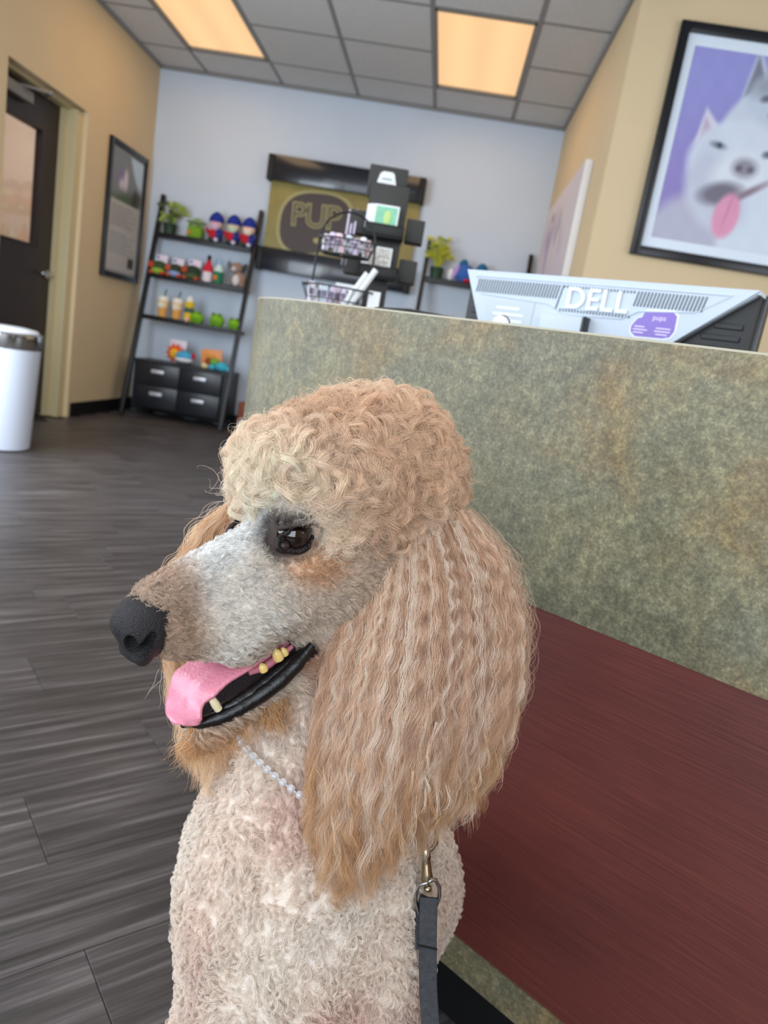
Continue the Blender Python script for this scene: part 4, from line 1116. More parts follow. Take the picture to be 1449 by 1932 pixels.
def tier(px, py, wx, hz, side=0):
    x, _, z = at2(px, py)
    x = 0.0
    rbox('tier_back', x, -0.034, z + 0.03, wx, 0.004, hz, m_rack)
    rbox('pocket', x + 0.003, -0.060, z - 0.028, wx, 0.05, 0.018, m_rackb)
    rbox('pocket_lip', x + 0.003, -0.086, z - 0.018, wx, 0.003, 0.028, m_rackb)
    rbox('tier_side', wx / 2 + 0.03, 0.0, z + 0.0, 0.05, 0.06, 0.06, m_rack)
    rbox('tier_side', -wx / 2 - 0.02, 0.0, z + 0.0, 0.05, 0.06, 0.06, m_rack)
    return x, z
_, zA = tier(727, 432, 0.105, 0.15)
_, zBt = tier(715, 505, 0.100, 0.12)
def card(name, label, grp, x, y, z, dx, dz, m, rz=0.0, ry=0.0, cat='card', face=None, dy=0.0035):
    t = thing(name, (BX + x, BY + y, ZB + z), label, cat, grp, rot=(-0.12, ry, rz))
    b = MB(); b.box((0, 0, 0), (dx, dy, dz), bev=0.001, seg=1); b.build('sheet', m, t)
    if face is not None:
        b = MB(); b.box((0, -dy / 2 - 0.0004, 0), (dx * 0.86, 0.0006, dz * 0.84)); f = b.build('printed_face', face, t, smooth=False)
    return t
m_mint = mat('mint_green_print', (128, 190, 158), 0.5, vary=0.1, scale=60)
for k, dx_ in enumerate((-0.016, -0.010, -0.005)):
    card('gift_card', 'white card directly behind the mint green card, %s one of the stack' % ('rear', 'middle', 'front')[2 - k], 'white cards behind the mint card', dx_, -0.050 - 0.006 * k, zA + 0.016, 0.068, 0.062, m_paper)
c_ = card('mint_card', 'mint green gift card in front of the upper pocket of the display', None, 0.006, -0.074, zA + 0.014, 0.066, 0.064, m_paper, face=m_mint)
b = MB(); b.ball((0.004, -0.0032, 0), (0.010, 0.0012, 0.018)); b.build('yellow_motif', mat('pale_yellow_ink', (178, 204, 128), 0.5), c_)
m_pat = mat('black_white_print', (190, 186, 178), 0.5, vary=0.6, scale=160)
card('patterned_card', 'black and white patterned card in the lower front pocket of the display', None, 0.004, -0.070, zBt + 0.014, 0.066, 0.066, m_paper, face=m_pat)
card('patterned_card', 'plain white card half hidden behind the black and white patterned card', None, -0.014, -0.052, zBt + 0.010, 0.06, 0.058, m_paper)
for k in range(3):
    card('side_card', 'pale lilac card on edge in the upper left pocket, %s of three' % ('rightmost', 'middle', 'leftmost')[k], 'lilac cards in the left pockets', -0.078 - 0.010 * k, -0.010, zA - 0.004 - 0.002 * k, 0.006, 0.066, mat('lilac_card', (196, 184, 206), 0.5), dy=0.05)
for k in range(2):
    card('side_card', 'grey card on edge in the lower left pocket, %s of two' % ('right', 'left')[k], 'grey cards in the lower left pocket', -0.088 - 0.010 * k, -0.010, zBt + 0.012, 0.006, 0.054, mat('grey_card', (120, 118, 124), 0.5), dy=0.05)
# wire basket stand
wp = W(638, 575, 1.86)
WX, WY_ = float(wp[0]), float(wp[1])
m_wire = mat('black_wire', (18, 17, 18), 0.4)
ws = thing('wire_basket_stand', (WX, WY_, ZB), 'black two tier wire basket stand with arched handle left of the card display', 'basket')
def w2(px, py, d=1.86):
    p = W(px, py, d); return float(p[0] - WX), float(p[1] - WY_), float(p[2] - ZB)
b = MB(); h0 = w2(605, 480); h1 = w2(706, 470)
arch = [Vector((-0.076 + 0.0, 0, 0.06))] + [Vector((-0.072 * math.cos(a), 0, w2(650, 462)[2] + 0.075 * math.sin(a))) for a in np.linspace(0, PI, 16)] + [Vector((0.076, 0, 0.06))]
b.tube(arch, 0.0028, n=8); b.build('arched_handle', m_wire, ws)
def wire_basket(name, zc, r0, r1, h):
    b = MB()
    ring = lambda r, z: [(r * math.cos(a), r * math.sin(a) * 0.6, z) for a in np.linspace(0, 2 * PI, 33)[:-1]]
    b.tube(ring(r1, zc + h), 0.0022, n=6, closed=True); b.tube(ring(r0, zc), 0.0022, n=6, closed=True); b.tube(ring((r0 + r1) / 2, zc + h / 2), 0.0014, n=6, closed=True)
    for k in range(20):
        a = 2 * PI * k / 20
        b.tube([(r0 * math.cos(a), r0 * math.sin(a) * 0.6, zc), (r1 * math.cos(a + 0.12), r1 * math.sin(a + 0.12) * 0.6, zc + h)], 0.0012, n=5)
    for k in range(-3, 4):
        y = k * r0 * 0.16
        b.tube([(-r0 * 0.9, y, zc), (r0 * 0.9, y, zc)], 0.0012, n=5)
    return b.build(name, m_wire, ws)
zU = w2(655, 486)[2]; zL = 0.002
wire_basket('upper_basket', zU, 0.060, 0.074, 0.036)
wire_basket('lower_basket', zL + 0.022, 0.072, 0.100, 0.062)
b = MB(); b.tube([(0.07 * math.cos(a), 0.045 * math.sin(a), 0.003) for a in np.linspace(0, 2 * PI, 25)[:-1]], 0.003, n=6, closed=True)
for a in (0.5, 2.6, 4.7): b.tube([(0.07 * math.cos(a), 0.045 * math.sin(a), 0.003), (0.07 * math.cos(a), 0.042 * math.sin(a), 0.026)], 0.0022, n=6)
b.build('foot_ring', m_wire, ws)
rn = random.Random(11)
def packet(lbl, grp, x, y, z, dx, dy, dz, c, rot):
    t = thing('treat_packet', (WX + x, WY_ + y, ZB + z), lbl, 'packet', grp, rot=rot)
    b = MB(); b.box((0, 0, 0), (dx, dy, dz), bev=min(dx, dy, dz) * 0.35, seg=2); b.build('wrapper', mat('pk_%d_%d_%d' % c, c, 0.5), t)
    b = MB(); b.box((0, -dy / 2 - 0.0002, dz * 0.1), (dx * 0.7, 0.0005, dz * 0.25)); b.build('printed_band', mat('pkband', (120, 110, 130), 0.5), t, smooth=False)
ORD = ['leftmost', 'second', 'third', 'fourth', 'fifth', 'sixth', 'seventh', 'eighth', 'ninth']
PCN = ['pale lilac', 'lilac', 'white', 'pink', 'pale blue']
pcs = [(222, 216, 230), (214, 200, 224), (230, 230, 236), (226, 196, 206), (200, 214, 224)]
for k in range(9):
    packet('small %s packet, %s from the left in the upper wire basket' % (PCN[k % 5], ORD[k]), 'packets in the upper wire basket', -0.052 + 0.013 * k, -0.012 + 0.012 * ((k * 7) % 3), zU + 0.024 + 0.004 * ((k * 5) % 3), 0.016, 0.012, 0.040 + (0.012 if k in (2, 3) else 0), pcs[k % 5], (rn.uniform(-.2, .2), rn.uniform(-.35, .35), rn.uniform(-.4, .4)))
for k in range(8):
    packet('%s packet standing %s from the left in the lower wire basket' % (PCN[(k * 2) % 5], ORD[k]), 'packets in the lower wire basket', -0.070 + 0.0165 * k, -0.018 + 0.014 * ((k * 5) % 3), zL + 0.060, 0.018, 0.012, 0.062, pcs[(k * 2) % 5], (rn.uniform(-.15, .15), rn.uniform(-.3, .3), rn.uniform(-.3, .3)))
def paper_roll(px, py, lb):
    x, y, z = w2(px, py)
    t = thing('rolled_paper', (WX + x, WY_ - 0.035, ZB + z), lb, 'paper roll', 'rolled papers in the lower basket', rot=(0, 0.50, 0))
    b = MB(); b.lathe([(0.0035, -0.055), (0.0075, -0.055), (0.0075, 0.055), (0.0035, 0.055)], n=16); b.build('roll', m_paper, t)
paper_roll(672, 553, 'shorter white paper roll leaning in the lower wire basket')
paper_roll(688, 547, 'taller white paper roll leaning right in the lower wire basket')
x, y, z = w2(645, 550)
t = thing('price_card', (WX + x, WY_ + 0.065, ZB + z), 'white printed card standing behind the lower wire basket', 'card', rot=(-0.1, 0, 0))
b = MB(); b.box((0, 0, 0), (0.055, 0.002, 0.05), bev=0.0005, seg=1); sh_ = b.build('sheet', m_paper, t)
for k in range(5):
    b = MB(); b.box((0.0, -0.0014, 0.016 - 0.008 * k), (0.042, 0.0005, 0.002)); b.build('print_line', mat('grey_ink', (120, 124, 128), 0.6), sh_, smooth=False)
x, y, z = w2(616, 543)
t = thing('phone_box', (WX + x, WY_ + 0.062, ZB + z - 0.01), 'small black box standing behind the wire basket', 'box', rot=(0, 0.1, 0.2))
b = MB(); b.box((0, 0, 0), (0.024, 0.012, 0.045), bev=0.002); b.build('box_body', m_monblk, t)
x, y, z = w2(708, 566)
t = thing('note_card', (WX + x, WY_ - 0.03, ZB + z - 0.005), 'pale green folded card right of the wire baskets', 'card', rot=(-0.1, 0, 0))
b = MB(); b.box((0, 0, 0), (0.030, 0.002, 0.045), bev=0.0005, seg=1); b.build('sheet', m_paper, t)
# ------------------------------------------------------------------ the dog
def cam2w(X):
    X = np.asarray(X, float)
    return C_O + X[..., 0:1] * C_R - X[..., 1:2] * C_U + X[..., 2:3] * C_F
def camdir(v):
    v = np.asarray(v, float)
    return v[0] * C_R - v[1] * C_U + v[2] * C_F
_F = np.array([-.698, .430, -.574]); _F /= np.linalg.norm(_F)
_L = np.array([.68, .13, -.72]); _L -= _F * (_L @ _F); _L /= np.linalg.norm(_L)
_U = np.array([-0.23506857, -0.89321656, -0.38328442])
HF, HL, HU = camdir(_F), camdir(_L), camdir(_U)
H0 = W(567, 1020, 0.50) - 0.034 * HL
def H(f, l, u):
    return H0 + HF * f + HL * l + HU * u
def toH(P):
    d = P - H0
    return d @ HF, d @ HL, d @ HU
UP = np.array([0, 0, 1.0])

class SDF:
    def __init__(s, lo, hi, h):
        s.lo = np.array(lo, float); s.h = h
        s.n = np.ceil((np.array(hi) - s.lo) / h).astype(int) + 1
        s.g = np.full(tuple(s.n), 0.05, np.float32)
    def sub(s, lo, hi, fn, k, mode='add'):
        a = np.clip(np.floor((np.array(lo) - s.lo) / s.h).astype(int), 0, s.n - 1); b = np.clip(np.ceil((np.array(hi) - s.lo) / s.h).astype(int) + 1, 0, s.n)
        if np.any(b <= a): return
        ax = [(s.lo[i] + s.h * np.arange(a[i], b[i])).astype(np.float32) for i in range(3)]
        X, Y, Z = np.meshgrid(*ax, indexing='ij')
        d = fn(X, Y, Z)
        v = s.g[a[0]:b[0], a[1]:b[1], a[2]:b[2]]
        if mode == 'add':
            hh = np.maximum(k - np.abs(v - d), 0) / k
            r = np.minimum(v, d) - hh * hh * k * 0.25
        else:
            d = -d
            hh = np.maximum(k - np.abs(v - d), 0) / k
            r = np.maximum(v, d) + hh * hh * k * 0.25
        s.g[a[0]:b[0], a[1]:b[1], a[2]:b[2]] = r
    def ell(s, c, axes, r, k=0.02, mode='add'):
        c = np.array(c, float); A = [np.array(a, float) for a in axes]; R = max(r) + k + 0.012
        def fn(X, Y, Z):
            x, y, z = X - c[0], Y - c[1], Z - c[2]
            q = [(x * a[0] + y * a[1] + z * a[2]) / rr for a, rr in zip(A, r)]
            k0 = np.sqrt(q[0] ** 2 + q[1] ** 2 + q[2] ** 2) + 1e-6
            k1 = np.sqrt((q[0] / r[0]) ** 2 + (q[1] / r[1]) ** 2 + (q[2] / r[2]) ** 2) + 1e-6
            return k0 * (k0 - 1) / k1
        s.sub(c - R, c + R, fn, k, mode)
    def cap(s, a, b, ra, rb, k=0.02, mode='add', flat=None):
        a, b = np.array(a, float), np.array(b, float); R = max(ra, rb) + k + 0.012
        d = b - a; L2 = float(d @ d)
        def fn(X, Y, Z):
            x, y, z = X - a[0], Y - a[1], Z - a[2]
            t = np.clip((x * d[0] + y * d[1] + z * d[2]) / L2, 0, 1)
            px, py, pz = x - t * d[0], y - t * d[1], z - t * d[2]
            if flat is not None:
                ax_, f = flat
                q = px * ax_[0] + py * ax_[1] + pz * ax_[2]
                px, py, pz = px + q * ax_[0] * (f - 1), py + q * ax_[1] * (f - 1), pz + q * ax_[2] * (f - 1)
            return np.sqrt(px * px + py * py + pz * pz) - (ra + (rb - ra) * t)
        s.sub(np.minimum(a, b) - R, np.maximum(a, b) + R, fn, k, mode)
    def mesh(s):
        g = s.g; n = g.shape
        ins = g < 0
        c = ins[:-1, :-1, :-1].astype(np.int8)
        cnt = np.zeros([k - 1 for k in n], np.int8)
        for i in (0, 1):
            for j in (0, 1):
                for k in (0, 1):
                    cnt += ins[i:n[0] - 1 + i, j:n[1] - 1 + j, k:n[2] - 1 + k]
        act = np.argwhere((cnt > 0) & (cnt < 8))
        idx = -np.ones(cnt.shape, np.int64); idx[tuple(act.T)] = np.arange(len(act))
        acc = np.zeros((len(act), 3)); w_ = np.zeros(len(act))
        cor = [(i, j, k) for i in (0, 1) for j in (0, 1) for k in (0, 1)]
        val = {c_: g[act[:, 0] + c_[0], act[:, 1] + c_[1], act[:, 2] + c_[2]] for c_ in cor}
        for a_ in cor:
            for ax in range(3):
                if a_[ax] == 0:
                    b_ = list(a_); b_[ax] = 1; b_ = tuple(b_)
                    va, vb = val[a_], val[b_]
                    m_ = (va < 0) != (vb < 0)
                    t = np.where(m_, va / np.where(m_, va - vb, 1), 0)
                    p = np.tile(np.array(a_, float), (len(act), 1)); p[:, ax] += t
                    acc += p * m_[:, None]; w_ += m_
        V = (act + acc / w_[:, None]) * s.h + s.lo
        faces = []
        for ax in range(3):
            o1, o2 = [(1, 2), (2, 0), (0, 1)][ax]
            sl0 = [slice(1, n[i] - 1) for i in range(3)]; sl0[ax] = slice(0, n[ax] - 1)
            sl1 = list(sl0); sl1[ax] = slice(1, n[ax])
            A = ins[tuple(sl0)]; B = ins[tuple(sl1)]
            e = np.argwhere(A != B)
            fl = A[tuple(e.T)]
            for i in range(3):
                if i != ax: e[:, i] += 1
            def id_(d1, d2):
                q = e.copy(); q[:, o1] -= d1; q[:, o2] -= d2
                return idx[q[:, 0], q[:, 1], q[:, 2]]
            q = np.stack([id_(1, 1), id_(0, 1), id_(0, 0), id_(1, 0)], 1)
            q[~fl] = q[~fl][:, ::-1]
            faces.append(q)
        Fc = np.concatenate(faces)
        return V, Fc
    def grad(s, P):
        """smoothed outward normal and value at points"""
        def samp(Q):
            q = (Q - s.lo) / s.h
            q = np.clip(q, 0, s.n - 1.001); i = q.astype(int); f = q - i
            r = 0
            for a in (0, 1):
                for b in (0, 1):
                    for c in (0, 1):
                        w3 = (f[:, 0] if a else 1 - f[:, 0]) * (f[:, 1] if b else 1 - f[:, 1]) * (f[:, 2] if c else 1 - f[:, 2])
                        r = r + w3 * s.g[i[:, 0] + a, i[:, 1] + b, i[:, 2] + c]
            return r
        e = s.h * 1.2
        g_ = np.stack([samp(P + d) - samp(P - d) for d in np.eye(3) * e], 1)
        return g_ / (np.linalg.norm(g_, axis=1, keepdims=True) + 1e-9), samp(P)

def np_mesh(name, V, Fq, m, parent, smooth=True, col=None):
    me = bpy.data.meshes.new(name)
    me.vertices.add(len(V)); me.vertices.foreach_set('co', np.ascontiguousarray(V, np.float32).ravel())
    k = Fq.shape[1]
    me.loops.add(Fq.size); me.loops.foreach_set('vertex_index', Fq.ravel().astype(np.int32))
    me.polygons.add(len(Fq)); me.polygons.foreach_set('loop_start', np.arange(0, Fq.size, k, dtype=np.int32))
    me.update(); me.validate()
    if col is not None:
        ca = me.color_attributes.new('col', 'FLOAT_COLOR', 'POINT')
        c = np.ones((len(V), 4), np.float32); c[:, :3] = col; ca.data.foreach_set('color', c.ravel())
    me.materials.append(m)
    if smooth: me.shade_smooth()
    return link(bpy.data.objects.new(name, me), parent)

def v3(p): return np.array(p, float)
dog_base = W(590, 1750, 0.60); dog_base[2] = 0
dog = thing('dog', (0, 0, 0), 'cream and apricot poodle sitting beside the counter, mouth open, head turned left', 'dog')

h_ = 0.0025
S = SDF((-0.34, 0.30, -0.002), (0.20, 0.86, 0.84), h_)
HX = [HF, HL, HU]
# skull and the shaped hair ball of the topknot (its dense under-hair)
S.ell(H(-0.072, 0, 0.004), HX, (0.078, 0.056, 0.050), 0.02)
S.ell(H(-0.070, 0.006, 0.029), HX, (0.071, 0.053, 0.037), 0.02)
S.ell(H(-0.108, 0.012, -0.007), HX, (0.048, 0.048, 0.050), 0.03)
S.ell(H(-0.021, 0.007, 0.049), HX, (0.021, 0.027, 0.019), 0.02)
# brow, cheek, stop
for l in (-1, 1):
    S.ell(H(-0.010, l * 0.030 + 0.003, 0.016), HX, (0.022, 0.016, 0.012), 0.014)
    S.ell(H(-0.030, l * 0.036, -0.034), HX, (0.046, 0.020, 0.034), 0.02)
    S.ell(H(0.030, l * 0.018, -0.028), HX, (0.050, 0.016, 0.024), 0.016)
# muzzle: bridge and upper lips
S.cap(H(-0.01, 0.004, -0.014), H(0.098, 0, -0.010), 0.0225, 0.0155, 0.014, flat=(HU, 0.88))
S.cap(H(0.0, 0.004, -0.003), H(0.095, 0.001, 0.000), 0.0150, 0.0115, 0.012)
for l in (-1, 1):
    S.cap(H(0.0, l * 0.020, -0.044), H(0.058, l * 0.0155, -0.0435), 0.0200, 0.0175, 0.012)
    S.cap(H(0.058, l * 0.0155, -0.0435), H(0.094, l * 0.0105, -0.0265), 0.0175, 0.0130, 0.010)
S.ell(H(0.100, 0, -0.017), HX, (0.014, 0.0175, 0.017), 0.012)
# mouth opening carved between lips and jaw, then the lower jaw
S.cap(H(0.015, 0, -0.083), H(0.13, 0, -0.066), 0.010, 0.017, 0.004, mode='cut', flat=(HL, 0.35))
S.cap(H(-0.030, 0, -0.076), H(0.045, 0, -0.094), 0.022, 0.016, 0.014, flat=(HL, 0.75))
S.cap(H(0.035, 0, -0.092), H(0.098, 0, -0.104), 0.016, 0.0110, 0.010, flat=(HL, 0.72))
S.cap(H(0.028, 0, -0.076), H(0.098, 0, -0.092), 0.0085, 0.0065, 0.004, mode='cut', flat=(HL, 0.5))
# neck: skull to chest
NK = [v3(W(700, 1150, .60)), v3(W(660, 1300, .605)), v3(W(636, 1430, .605)), v3(W(602, 1570, .60))]
for a, b, ra, rb in zip(NK, NK[1:], (.060, .064, .070), (.064, .070, .088)):
    S.cap(a, b, ra, rb, 0.035)
S.cap(H(-0.03, 0, -0.075), v3(W(560, 1420, .580)), 0.032, 0.040, 0.03)
# chest, shoulders, back, rump
S.ell(W(578, 1665, .61), [C_R, UP, np.cross(C_R, UP)], (0.090, 0.105, 0.088), 0.04)
S.ell(W(580, 1800, .61), [C_R, UP, np.cross(C_R, UP)], (0.090, 0.10, 0.086), 0.04)
S.ell(W(462, 1740, .60), [C_R, UP, np.cross(C_R, UP)], (0.042, 0.085, 0.055), 0.03)
S.ell(W(690, 1760, .60), [C_R, UP, np.cross(C_R, UP)], (0.046, 0.090, 0.055), 0.03)
S.cap(W(690, 1630, .68), W(705, 1665, .745), 0.080, 0.079, 0.03)
S.cap(W(705, 1665, .745), v3((-0.005, 0.69, 0.16)), 0.079, 0.085, 0.03)
S.ell((-0.02, 0.70, 0.115), [(1, 0, 0), (0, 1, 0), (0, 0, 1)], (0.095, 0.080, 0.10), 0.03)
# front legs down to the floor, paws; folded hind legs beside the rump; short tail
def leg(px, xf, yf):
    a = v3(W(px, 1850, .60)); foot = v3((xf, yf, 0.03)); mid = a * 0.5 + foot * 0.5 + v3((0, 0.01, 0))
    S.cap(a, mid, 0.040, 0.034, 0.02); S.cap(mid, foot, 0.034, 0.027, 0.015)
    S.cap(foot + v3((0, 0, -0.004)), foot + v3((-0.012, -0.045, -0.010)), 0.027, 0.018, 0.012, flat=(UP, 1.1))
    for k in (-1, 0, 1):
        S.cap(foot + v3((k * 0.013 - 0.01, -0.035, -0.014)), foot + v3((k * 0.015 - 0.014, -0.058, -0.019)), 0.011, 0.009, 0.005)
leg(445, -0.125, 0.50)
leg(680, -0.010, 0.50)
for sx_, kx, ky in ((-1, -0.085, 0.62), (1, 0.040, 0.63)):
    hip = v3((kx * 0.6 - 0.01, 0.70, 0.13)); knee = v3((kx, ky, 0.125)); hock = v3((kx, 0.735 if sx_ < 0 else 0.70, 0.045)); toe = v3((kx * 1.05, ky - 0.02, 0.022))
    S.cap(hip, knee, 0.055, 0.040, 0.03); S.cap(knee, hock, 0.040, 0.024, 0.02); S.cap(hock + v3((0, 0, -0.018)), toe, 0.022, 0.020, 0.012)
S.cap((-0.05, 0.775, 0.07), (-0.11, 0.80, 0.05), 0.024, 0.020, 0.02)
# eye sockets and nose seat
for l in (-1, 1):
    S.ell(H(0.000, l * 0.037, 0.003), HX, (0.015, 0.010, 0.012), 0.006, mode='cut')
V, Fc = S.mesh()
# largest piece only is not needed: everything is one blended surface

# ---- coat colours by region (the markings of the coat, in linear rgb)
def c_(*a): return np.array(lin(a))
def ss(x, a, b):
    t = np.clip((x - a) / (b - a), 0, 1); return t * t * (3 - 2 * t)
def vnoise(P, s, seed=0):
    r = np.zeros(len(P))
    rs = np.random.RandomState(seed)
    for _ in range(6):
        k = rs.normal(size=3) * s; r += np.sin(P @ k + rs.uniform(0, 6.28))
    return r / 6 * 1.6
def coat_color(P):
    f, l, u = toH(P)
    n1 = vnoise(P, 34, 1); n2 = vnoise(P, 150, 2)
    body = c_(238, 222, 208)[None] + 0 * P
    t = ss(n1, 0.1, 0.9)[:, None]; body = body * (1 - 0.6 * t) + c_(214, 178, 162) * 0.6 * t
    t = ss(-n1, 0.2, 0.9)[:, None]; body = body * (1 - 0.35 * t) + c_(248, 242, 232) * 0.35 * t
    head = c_(212, 182, 150)[None] + 0 * P
    muz = c_(236, 228, 218)[None] + 0 * P
    # grey-white side of the muzzle and cheek, white blaze on the bridge
    wm = ss(f, -0.055, -0.01) * ss(u, 0.048, 0.036)
    cheek = ss(f, -0.085, -0.03) * ss(u, -0.010, -0.028)
    wm = np.maximum(wm, cheek)
    nearhead = ss(-u, 0.13, 0.09) * ss(f, -0.20, -0.16)
    inhead = (ss(u, -0.112, -0.088))
    c = body * (1 - inhead[:, None]) + head * inhead[:, None]
    c = c * (1 - (wm * inhead)[:, None]) + muz * (wm * inhead)[:, None]
    bl = ss(np.abs(l - 0.002), 0.022, 0.010) * ss(f, -0.02, 0.0) * ss(u, -0.02, 0.0) * inhead
    c = c * (1 - 0.8 * bl[:, None]) + c_(250, 248, 245) * 0.8 * bl[:, None]
    # silver grey ticking on the muzzle side
    g = ss(n2, -0.2, 0.8) * ss(f, 0.0, 0.03) * ss(f, 0.085, 0.06) * ss(u, -0.05, -0.02) * inhead
    c = c * (1 - 0.35 * g[:, None]) + c_(196, 196, 196) * 0.35 * g[:, None]
    # tan near the nose and along the bridge
    tn = ss(f + 0.35 * (u + 0.01), 0.066, 0.092) * inhead
    c = c * (1 - 0.75 * tn[:, None]) + c_(176, 138, 104) * 0.75 * tn[:, None]
    lipb = ss(u + 0.16 * f, -0.034, -0.046) * ss(f, 0.02, 0.05) * inhead
    c = c * (1 - 0.5 * lipb[:, None]) + c_(176, 150, 120) * 0.5 * lipb[:, None]
    # dark rim round the eyes, orange stain below
    be = (ss(f, 0.045, 0.010) * inhead * ss(u, 0.035, 0.0) * (1 + 0.3 * ss(f, 0.0, -0.03)) * (1 - 0.8 * bl))[:, None]
    c = c * (1 - 0.62 * be) + c_(208, 182, 156) * 0.62 * be
    de = np.sqrt((f - 0.006) ** 2 * 0.62 + (np.abs(l) - 0.033) ** 2 * 0.3 + (u - 0.006) ** 2 * 1.0)
    st = ss(np.sqrt((f - 0.000) ** 2 + (u + 0.018) ** 2 * 1.6), 0.026, 0.006) * (np.abs(l) > 0.012)
    c = c * (1 - 0.65 * st[:, None]) + c_(196, 138, 84) * 0.65 * st[:, None]
    r = ss(de, 0.0205, 0.0125) * (l > 0)
    rf = ss(de, 0.030, 0.018) * (l < -0.015) * inhead
    c = c * (1 - 0.8 * rf[:, None]) + c_(206, 154, 112) * 0.8 * rf[:, None]
    c = c * (1 - 0.93 * r[:, None]) + c_(46, 30, 28) * 0.93 * r[:, None]
    # brown hair at the mouth corner and chin
    mc = ss(np.sqrt((f - 0.012) ** 2 + (u + 0.098) ** 2), 0.030, 0.012) * 0.7
    c = c * (1 - mc[:, None]) + c_(168, 110, 66) * mc[:, None]
    ch = ss(u, -0.096, -0.104) * ss(f, 0.03, 0.06) * ss(u, -0.135, -0.118) * 0.8
    c = c * (1 - ch[:, None]) + c_(196, 146, 98) * ch[:, None]
    return np.clip(c, 0, 1)
def cap_d(P, a, b, ra, rb, ax_, fl):
    d = b - a; x = P - a; t = np.clip(x @ d / (d @ d), 0, 1); p = x - t[:, None] * d
    q = p @ ax_; p = p + q[:, None] * ax_ * (fl - 1)
    return np.linalg.norm(p, axis=1) - (ra + (rb - ra) * t)
def mouth_mask(P):
    f, l, u = toH(P)
    d = np.minimum(cap_d(P, H(0.015, 0, -0.083), H(0.13, 0, -0.066), 0.010, 0.017, HL, 0.35), cap_d(P, H(0.028, 0, -0.076), H(0.098, 0, -0.092), 0.0085, 0.0065, HL, 0.5))
    return (d < 0.0022) & (u > -0.12)
Nrm, _ = S.grad(V)
ub = Nrm @ HU
colr = coat_color(V) * 0.93
mm_ = mouth_mask(V)
colr[mm_] = c_(34, 20, 24)
m_skin = mat('dog_coat_base', attr='col', rough=0.9, bump=0.6, bscale=700)
body = np_mesh('body', V, Fc, m_skin, dog, col=colr)

# ---- hair
m_hair = {}
def hair_mat(name, rough=0.42, trans=0.25):
    m = bpy.data.materials.new(name); m.use_nodes = True
    nt = m.node_tree; N = nt.nodes; b = N['Principled BSDF']
    a = N.new('ShaderNodeAttribute'); a.attribute_name = 'col'
    nt.links.new(a.outputs['Color'], b.inputs['Base Color'])
    b.inputs['Roughness'].default_value = rough; b.inputs['Specular IOR Level'].default_value = 0.5
    tr = N.new('ShaderNodeBsdfTranslucent'); nt.links.new(a.outputs['Color'], tr.inputs['Color'])
    mx = N.new('ShaderNodeMixShader'); mx.inputs[0].default_value = trans
    nt.links.new(b.outputs[0], mx.inputs[1]); nt.links.new(tr.outputs[0], mx.inputs[2])
    nt.links.new(mx.outputs[0], N['Material Output'].inputs['Surface'])
    return m
m_fur = hair_mat('soft_fur')
HAIRPTS = 0
def curves_obj(name, P, C, rad, parent, m=None):
    """P: (strands, points, 3), C: (strands, 3) or (strands, points, 3) linear colours, rad: root radius"""
    global HAIRPTS
    ns_, k = P.shape[:2]; HAIRPTS += ns_ * k
    cu = bpy.data.hair_curves.new(name)
    cu.add_curves([k] * ns_)
    cu.attributes['position'].data.foreach_set('vector', np.ascontiguousarray(P, np.float32).ravel())
    r = cu.attributes.new('radius', 'FLOAT', 'POINT') if 'radius' not in cu.attributes else cu.attributes['radius']
    t = np.linspace(0, 1, k)
    rr = (np.ones((ns_, 1)) * (1 - 0.75 * t ** 2)[None]) * (rad if np.isscalar(rad) else np.asarray(rad)[:, None])
    r.data.foreach_set('value', rr.astype(np.float32).ravel())
    a = cu.attributes.new('col', 'FLOAT_COLOR', 'POINT')
    if C.ndim == 2: C = np.repeat(C[:, None], k, 1)
    c4 = np.ones((ns_, k, 4), np.float32); c4[..., :3] = np.clip(C, 0, 1)
    a.data.foreach_set('color', c4.ravel())
    cu.materials.append(m or m_fur)
    o = link(bpy.data.objects.new(name, cu), parent)
    o['kind'] = 'stuff'
    return o
rs = np.random.RandomState(7)
def nz(v): return v / (np.linalg.norm(v, axis=-1, keepdims=True) + 1e-9)
# triangle sampling of the body surface
T0 = np.concatenate([Fc[:, [0, 1, 2]], Fc[:, [0, 2, 3]]])
ctr = V[T0].mean(1)
area = 0.5 * np.linalg.norm(np.cross(V[T0[:, 1]] - V[T0[:, 0]], V[T0[:, 2]] - V[T0[:, 0]]), axis=1)
def sample(n, wfun):
    w_ = area * wfun(ctr)
    w_ = w_ / w_.sum()
    t = rs.choice(len(T0), n, p=w_)
    a, b = rs.rand(n, 1), rs.rand(n, 1); fl = (a + b > 1); a = np.where(fl, 1 - a, a); b = np.where(fl, 1 - b, b)
    P = V[T0[t, 0]] * (1 - a - b) + V[T0[t, 1]] * a + V[T0[t, 2]] * b
    N_, _ = S.grad(P)
    return P, N_
tf, tl, tu = toH(ctr)
def region(P):
    f, l, u = toH(P)
    neckline = u < -0.105
    eye = ((f - 0.0035) / 0.0170) ** 2 + ((u - 0.004) / 0.0140) ** 2 < 1
    eye &= np.abs(l) > 0.015
    mouth = mouth_mask(P)
    head = (u > -0.11) & (f > -0.235) & (P[:, 2] > 0.5)
    face = head & (f > -0.075 ) & (((u < 0.036) & (f > -0.012)) | (u < -0.012)) & ~eye & ~mouth
    face &= ~((u > 0.014) & (f < -0.004) & (l > 0.012))
    top = head & ~face & ~eye & ~mouth & (u > -0.05 - 0.3 * np.maximum(-f - 0.10, 0))
    bodyr = ~face & ~top & ~eye & ~mouth & ~(head & (f > 0.0))
    return face, top, bodyr
def tangent(N_, D):
    return nz(D - N_ * (D * N_).sum(-1, keepdims=True))

